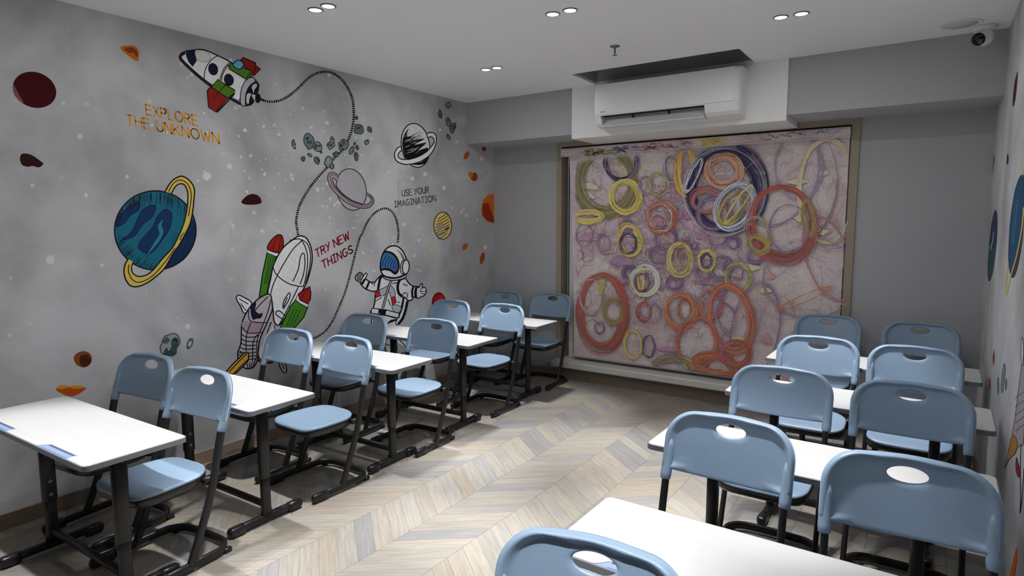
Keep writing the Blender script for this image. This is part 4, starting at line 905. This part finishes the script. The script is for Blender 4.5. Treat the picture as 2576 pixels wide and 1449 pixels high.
for i, (k, x, y, r, lab) in enumerate(CH):
    o = proto if i == 0 else copy_tree(proto)
    o.location = (x, y, 0); o.rotation_euler = (0, 0, r); tag(o, lab, 'chair', G_CH)
# ------------------------------------------------------------------ two-seat school desk
DW, DD, DH = 1.205, .4145, .73
M_TOP = mat('white_oak_laminate', (.61, .598, .588, 1), .38, .07, 2.4, stretch=(.9, 16, 1), spec=.35)
M_EDGE = mat('grey_edge_trim', rgb(120, 124, 130), .5, .04, 8)
M_TRAY = mat('blue_pen_tray', rgb(142, 162, 196), .4, .03, 8)
M_STEEL = mat('chrome_ring', (.55, .55, .55, 1), .25, .05, 9, metal=1)
def rrect(w, d, r, n=5):
    out = []
    for cx, cy, a in ((w/2-r, d/2-r, 0), (-w/2+r, d/2-r, 90), (-w/2+r, -d/2+r, 180), (w/2-r, -d/2+r, 270)):
        for i in range(n+1): t = math.radians(a+90*i/n); out.append((cx+r*math.cos(t), cy+r*math.sin(t)))
    return out
NOT = [(0, 0), (.012, .004), (.028, .018), (.042, .036), (.060, .040), (.262, .040), (.292, .040), (.284, .026), (.288, .012), (.30, 0)]  # pen tray outline along the front edge
def make_desk():
    r = empty('school_desk'); e = .005
    y0 = -DD/2
    outer = rrect(DW, DD, .028); inner = rrect(DW-2*e, DD-2*e, .024)
    # laminate top with two notches for the trays
    k = 18  # first index after the bottom-left corner arc
    trays = (-.455, .155)
    poly = inner[:18]
    for tx in trays: poly += [(tx+a, y0+e+max(0, b-.001)) for a, b in NOT]
    poly += inner[18:]
    MB().prism(poly, DH-.022, DH).build('tabletop', M_TOP, r)
    n = len(outer); v = []; f = []
    for P, z in ((inner, DH-.0245), (outer, DH-.0235), (outer, DH-.002), (inner, DH-.0004)): v += [(x, y, z) for x, y in P]
    for i in range(3):
        for q in range(n): f.append((i*n+q, i*n+(q+1) % n, (i+1)*n+(q+1) % n, (i+1)*n+q))
    f.append(tuple(range(n-1, -1, -1)))
    MB().add(v, f).build('edge_trim', M_EDGE, r)
    for tx in trays:
        P = [(tx+a+(.0008 if a < .15 else -.0008), y0+e+max(0, b-.0018)) for a, b in NOT]
        t = MB().prism(P, DH-.02, DH-.0012).build('pen_tray', M_TRAY, r)
        b = MB(); b.box(tx+.05, tx+.275, y0+.034, y0+.040, DH-.0012, DH-.0002); b.build('groove_shadow', mat('tray_shadow_groove', rgb(66, 74, 98), .5), t)  # flat dark strip painted as the shadow of the pen groove
        b = MB(); b.box(tx+.05, tx+.27, y0+.008, y0+.012, DH-.0012, DH+.001); b.build('lip', M_TRAY, t)
    LX, LY = DW/2-.225, .015
    for s in (-1, 1):
        x = s*LX
        ft = MB().tube([(x, LY+y, .035) for y in (-.205, -.1, 0, .1, .205)], .019, .0205, 14, side=Vector((1, 0, 0)), pw=2.8).build('foot', M_BLK, r, True)
        for q in (-1, 1):
            b = MB(); b.tube([(x, LY+q*y, .03) for y in (.232, .228, .215, .18, .145, .14)], [.011, .019, .025, .0255, .0245, .019], [.010, .021, .027, .0285, .0275, .0215], 16, side=Vector((1, 0, 0)), pw=2.8); b.build('end_cap', M_RUB, ft, True)
        lw = MB().tube([(x, LY, z) for z in (.045, .09, .2, .33)], [.024, .0185, .0185, .0185], [.034, .0275, .0275, .0275], 18, side=Vector((1, 0, 0)), pw=2.8).build('lower_leg', M_BLK, r, True)
        up = MB().tube([(x, LY, z) for z in (.262, .266, .45, .69)], [.022, .0235, .0235, .0235], [.0315, .033, .033, .033], 18, side=Vector((1, 0, 0)), pw=2.8).build('upper_leg', M_BLK, r, True)
        for z in (.30, .37):
            b = MB(); R_ = Matrix.Rotation(-s*math.pi/2, 3, 'Y'); b.lathe([(.0045, 0), (.0052, .0012), (.0075, .0012), (.0082, 0)], (x-s*.0232, LY, z), 16, R_); b.build('bolt', M_STEEL, up, True)
        MB().box(x-.02, x+.02, LY-.17, LY+.13, DH-.042, DH-.0245).build('bracket', M_BLK, r)
        hk = [(x+s*.024, LY+.012, .655), (x+s*.05, LY+.012, .652), (x+s*.066, LY+.012, .645), (x+s*.072, LY+.012, .652), (x+s*.07, LY+.012, .668)]
        b = MB(); b.tube(hk, .0028, .0028, 8, side=Vector((0, 1, 0))); b.tube([(p[0], p[1]-.024, p[2]) for p in hk], .0028, .0028, 8, side=Vector((0, 1, 0))); b.tube([hk[-1], (hk[-1][0], LY-.012, hk[-1][2])], .0028, .0028, 8); b.build('bag_hook', M_BLK, r, True)
    MB().tube([(-LX, LY, .105), (LX, LY, .105)], .014, .02, 14, side=Vector((0, 1, 0)), pw=2.6).build('crossbar', M_BLK, r, True)
    MB().box(-LX, LX, LY-.015, LY+.015, DH-.068, DH-.0245).build('top_beam', M_BLK, r)
    return r
DK = [('a', 1.4522, .6226, .0227, 'white two-seat desk with two pen grooves in the bottom left corner of the photo'),
 ('a', 1.3523, 1.3907, .0211, 'white two-seat desk with red loops under its edge, second on the mural side'),
 ('a', 1.33, 2.3965, .035, 'white two-seat desk, third on the mural side'),
 ('a', 1.2535, 3.2763, .0302, 'white two-seat desk, fourth on the mural side'),
 ('a', 1.2234, 4.29, .0195, 'white two-seat desk at the far end of the mural side'),
 ('b', 3.2311, 1.1161, -.0084, 'white two-seat desk cut off by the bottom right of the photo'),
 ('b', 3.150, 2.0814, -.0133, 'white two-seat desk second from the front on the right'),
 ('b', 3.196, 3.1007, -.0150, 'white two-seat desk third from the front on the right'),
 ('b', 3.1985, 4.1035, -.012, 'white two-seat desk at the far end of the right row')]
dproto = make_desk(); DESKS = []
for i, (t, x, y, r, lab) in enumerate(DK):
    o = dproto if i == 0 else copy_tree(dproto)
    lx, ly = (-DW/2, DD/2) if t == 'a' else (DW/2, DD/2)
    c, s = math.cos(r), math.sin(r)
    o.location = (x+c*lx-s*ly, y+s*lx+c*ly, 0); o.rotation_euler = (0, 0, r); tag(o, lab, 'desk', 'white two-seat school desks'); DESKS.append(o)
for x in (-.43, .17):
    b = MB(); b.tube([(x+.014*math.cos(a), -DD/2+.006, DH-.030+.010*math.sin(a)) for a in [math.pi+math.pi*q/10 for q in range(11)]], .0018, .0018, 8, side=Vector((0, 1, 0)))
    o = b.build('loop', mat('red_cord', rgb(150, 20, 40), .5), DESKS[1], True); o['label'] = 'small red loop under the desk edge'
# ------------------------------------------------------------------ air conditioner
AX0, AX1, AYF = 1.605, 2.828, 4.632
AC = empty('air_conditioner', (2.216, BY, 2.48)); tag(AC, 'white wall-mounted air conditioner with open louvre in the ceiling slot', 'air conditioner')
def ac(o):
    o.parent = AC; o.matrix_parent_inverse = Matrix.Translation((-2.216, -BY, -2.48)); return o
top = [(BY-.002, 2.855), (AYF+.05, 2.855), (AYF+.02, 2.85), (AYF+.004, 2.838), (AYF, 2.82)]
full = top+[(AYF, 2.60), (AYF+.006, 2.57), (AYF+.03, 2.52), (AYF+.06, 2.496), (AYF+.10, 2.485), (BY-.002, 2.48)]
cut = top+[(AYF, 2.585), (AYF+.004, 2.578), (AYF+.09, 2.578), (AYF+.12, 2.55), (AYF+.125, 2.485), (BY-.002, 2.48)]
ac(MB().xprism(full[::-1], AX0, 1.662).build('end_cover', M_PLAST))
b = MB(); b.xprism(full[::-1], 2.56, AX1-.03)
# rounded right end
for i in range(5):
    a0, a1 = i/5, (i+1)/5; f0 = .03*(1-math.sqrt(1-a0*a0)); x0, x1 = AX1-.03+.03*a0, AX1-.03+.03*a1
    b.xprism([(y+(.03*(1-math.sqrt(max(0, 1-a1*a1))) if y < BY-.01 else 0), z) for y, z in full][::-1], x0, x1)
ac(b.build('end_cover', M_PLAST)); ac(MB().xprism(cut[::-1], 1.662, 2.56).build('body', M_PLAST))
ac(MB().box(AX0+.012, 2.79, AYF-.006, AYF, 2.588, 2.842).build('front_panel', M_PLAST))
ac(MB().xprism([(AYF+.092, 2.5775), (AYF+.004, 2.5775), (AYF+.01, 2.574), (AYF+.086, 2.574)], 1.664, 2.558).build('air_outlet', M_DARK))
fl = MB(); fl.xprism([(AYF+.088, 2.560), (AYF+.060, 2.528), (AYF+.03, 2.504), (AYF-.004, 2.490), (AYF-.004, 2.485), (AYF+.04, 2.484), (AYF+.10, 2.5), (AYF+.118, 2.55)][::-1], 1.675, 2.55); ac(fl.build('louvre', M_PLAST))
for x in (1.93, 2.245): ac(MB().xprism([(AYF+.03, 2.575), (AYF+.085, 2.575), (AYF+.088, 2.54), (AYF+.06, 2.555)], x, x+.008).build('vane', M_DARK))
ac(MB().box(1.66, 1.705, AYF-.0068, AYF-.006, 2.607, 2.612).build('badge', mat('badge_grey', rgb(90, 90, 92), .4)))
ac(MB().tube([(2.795+.0*i, AYF+.03+.0*i, z) for i, z in enumerate((2.60, 2.72, 2.84))], .002, .002, 6).build('side_seam', mat('seam_grey', rgb(120, 120, 118), .5)))
# ------------------------------------------------------------------ downlights
EM = bpy.data.materials.new('downlight_diffuser'); EM.use_nodes = True; q = EM.node_tree.nodes['Principled BSDF']
q.inputs['Emission Color'].default_value = (1, .985, .96, 1); q.inputs['Emission Strength'].default_value = 6.0; q.inputs['Base Color'].default_value = (.9, .9, .9, 1)
M_RIM = mat('downlight_rim', (.16, .16, .17, 1), .4, .05, 9)
def spot(name, watt, ang, blend):
    l = bpy.data.lights.new(name, 'SPOT'); l.energy = watt; l.spot_size = math.radians(ang); l.spot_blend = blend; l.shadow_soft_size = .032; l.color = (.975, .985, 1.0); return l
lamps = [spot('downlight_beam', BEAM_W, BEAM_ANGLE, BEAM_BLEND), bpy.data.lights.new('downlight_spill', 'AREA')]
lamps[1].shape = 'DISK'; lamps[1].size = .068; lamps[1].energy = SPILL_W; lamps[1].color = (.975, .985, 1.0)
def make_down():
    r = empty('downlight'); b = MB(); b.lathe([(.036, -.004), (.0362, -.006), (.0435, -.0045), (.045, -.0005), (.036, -.0005)], n=32); b.build('rim', M_RIM, r, True)
    b = MB(); b.lathe([(0, -.0032), (.0358, -.0032), (.0358, -.0005)], n=32); b.build('diffuser', EM, r)
    for l in lamps:
        lo = bpy.data.objects.new(l.name, l); COL.objects.link(lo); lo.parent = r; lo.location = (0, 0, -.012)
    return r
LG = [(1.06, 1.172, 2.116, 'above the second left desk'), (2.16, 2.278, 2.966, 'in the middle of the ceiling'), (3.27, 3.385, 3.802, 'nearest the air conditioner on its right'), (1.025, 1.135, 3.826, 'farthest back on the mural side'),
      (1.06, 1.172, .41, 'out of view above the near left desk'), (2.16, 2.278, 1.26, 'out of view above the aisle'), (3.27, 3.385, 2.1, 'out of view above the right row'), (3.27, 3.385, .41, 'out of view above the near right desk')]
lp = make_down(); first = True
for x0, x1, y, lab in LG:
    for x, sd in ((x0, 'left'), (x1, 'right')):
        o = lp if first else copy_tree(lp); first = False
        o.location = (x, y, H); tag(o, f'round white downlight, {sd} one of the pair {lab}', 'ceiling light', 'paired round downlights')
# ------------------------------------------------------------------ sprinkler, speaker, dome camera
SP = empty('sprinkler', (2.174, 3.806, H)); tag(SP, 'small dark fire sprinkler hanging from the ceiling', 'sprinkler')
M_SPR = mat('dull_metal', (.22, .22, .21, 1), .4, .1, 20, metal=.7)
MB().lathe([(0, -.0005), (.036, -.0005), (.034, -.005), (.012, -.008), (.009, -.012)]).build('flange', M_SPR, SP, True)
MB().lathe([(.006, -.01), (.006, -.035), (.009, -.038), (.005, -.05), (.005, -.062)], n=14).build('stem', M_SPR, SP, True)
MB().lathe([(0, -.06), (.016, -.061), (.017, -.064), (0, -.064)], n=18).build('deflector', M_SPR, SP, True)
SK = empty('ceiling_speaker', (4.178, 4.60, H)); tag(SK, 'flat round white speaker grille in the ceiling corner', 'speaker')
MB().lathe([(.092, -.003), (.096, -.006), (.112, -.005), (.115, -.0005), (.092, -.0005)], n=40).build('rim', M_PLAST, SK, True)
MB().lathe([(0, -.0045), (.091, -.0035), (.091, -.0008)], n=40).build('grille', mat('speaker_mesh', (.66, .66, .64, 1), .7, .12, 300), SK, True)
CC = empty('security_camera', (4.305, 4.735, H)); tag(CC, 'white dome security camera with black lens in the ceiling corner', 'camera')
MB().lathe([(0, -.0005), (.062, -.0005), (.062, -.012), (.056, -.028), (.05, -.034), (0, -.034)], n=36).build('base', M_PLAST, CC, True)
dirv = (CAM-Vector((4.305, 4.735, H-.07))); dirv = Vector((-.55, -1, -.42)).normalized(); Rm = Vector((0, 0, 1)).rotation_difference(dirv).to_matrix()
c0 = Vector((0, 0, -.066))
prof = [(.056*math.sin(a), -.056*math.cos(a)) for a in [math.pi*i/14*.84 for i in range(15)]]+[(.042, .060), (.040, .064)]
MB().lathe(prof, c0, 32, Rm).build('eyeball', M_PLAST, CC, True)
MB().lathe([(0, .060), (.039, .060), (.0395, .063), (.037, .067), (0, .070)], c0, 32, Rm).build('lens', mat('black_glass', (.005, .005, .006, 1), .08, .05, 5), CC, True)
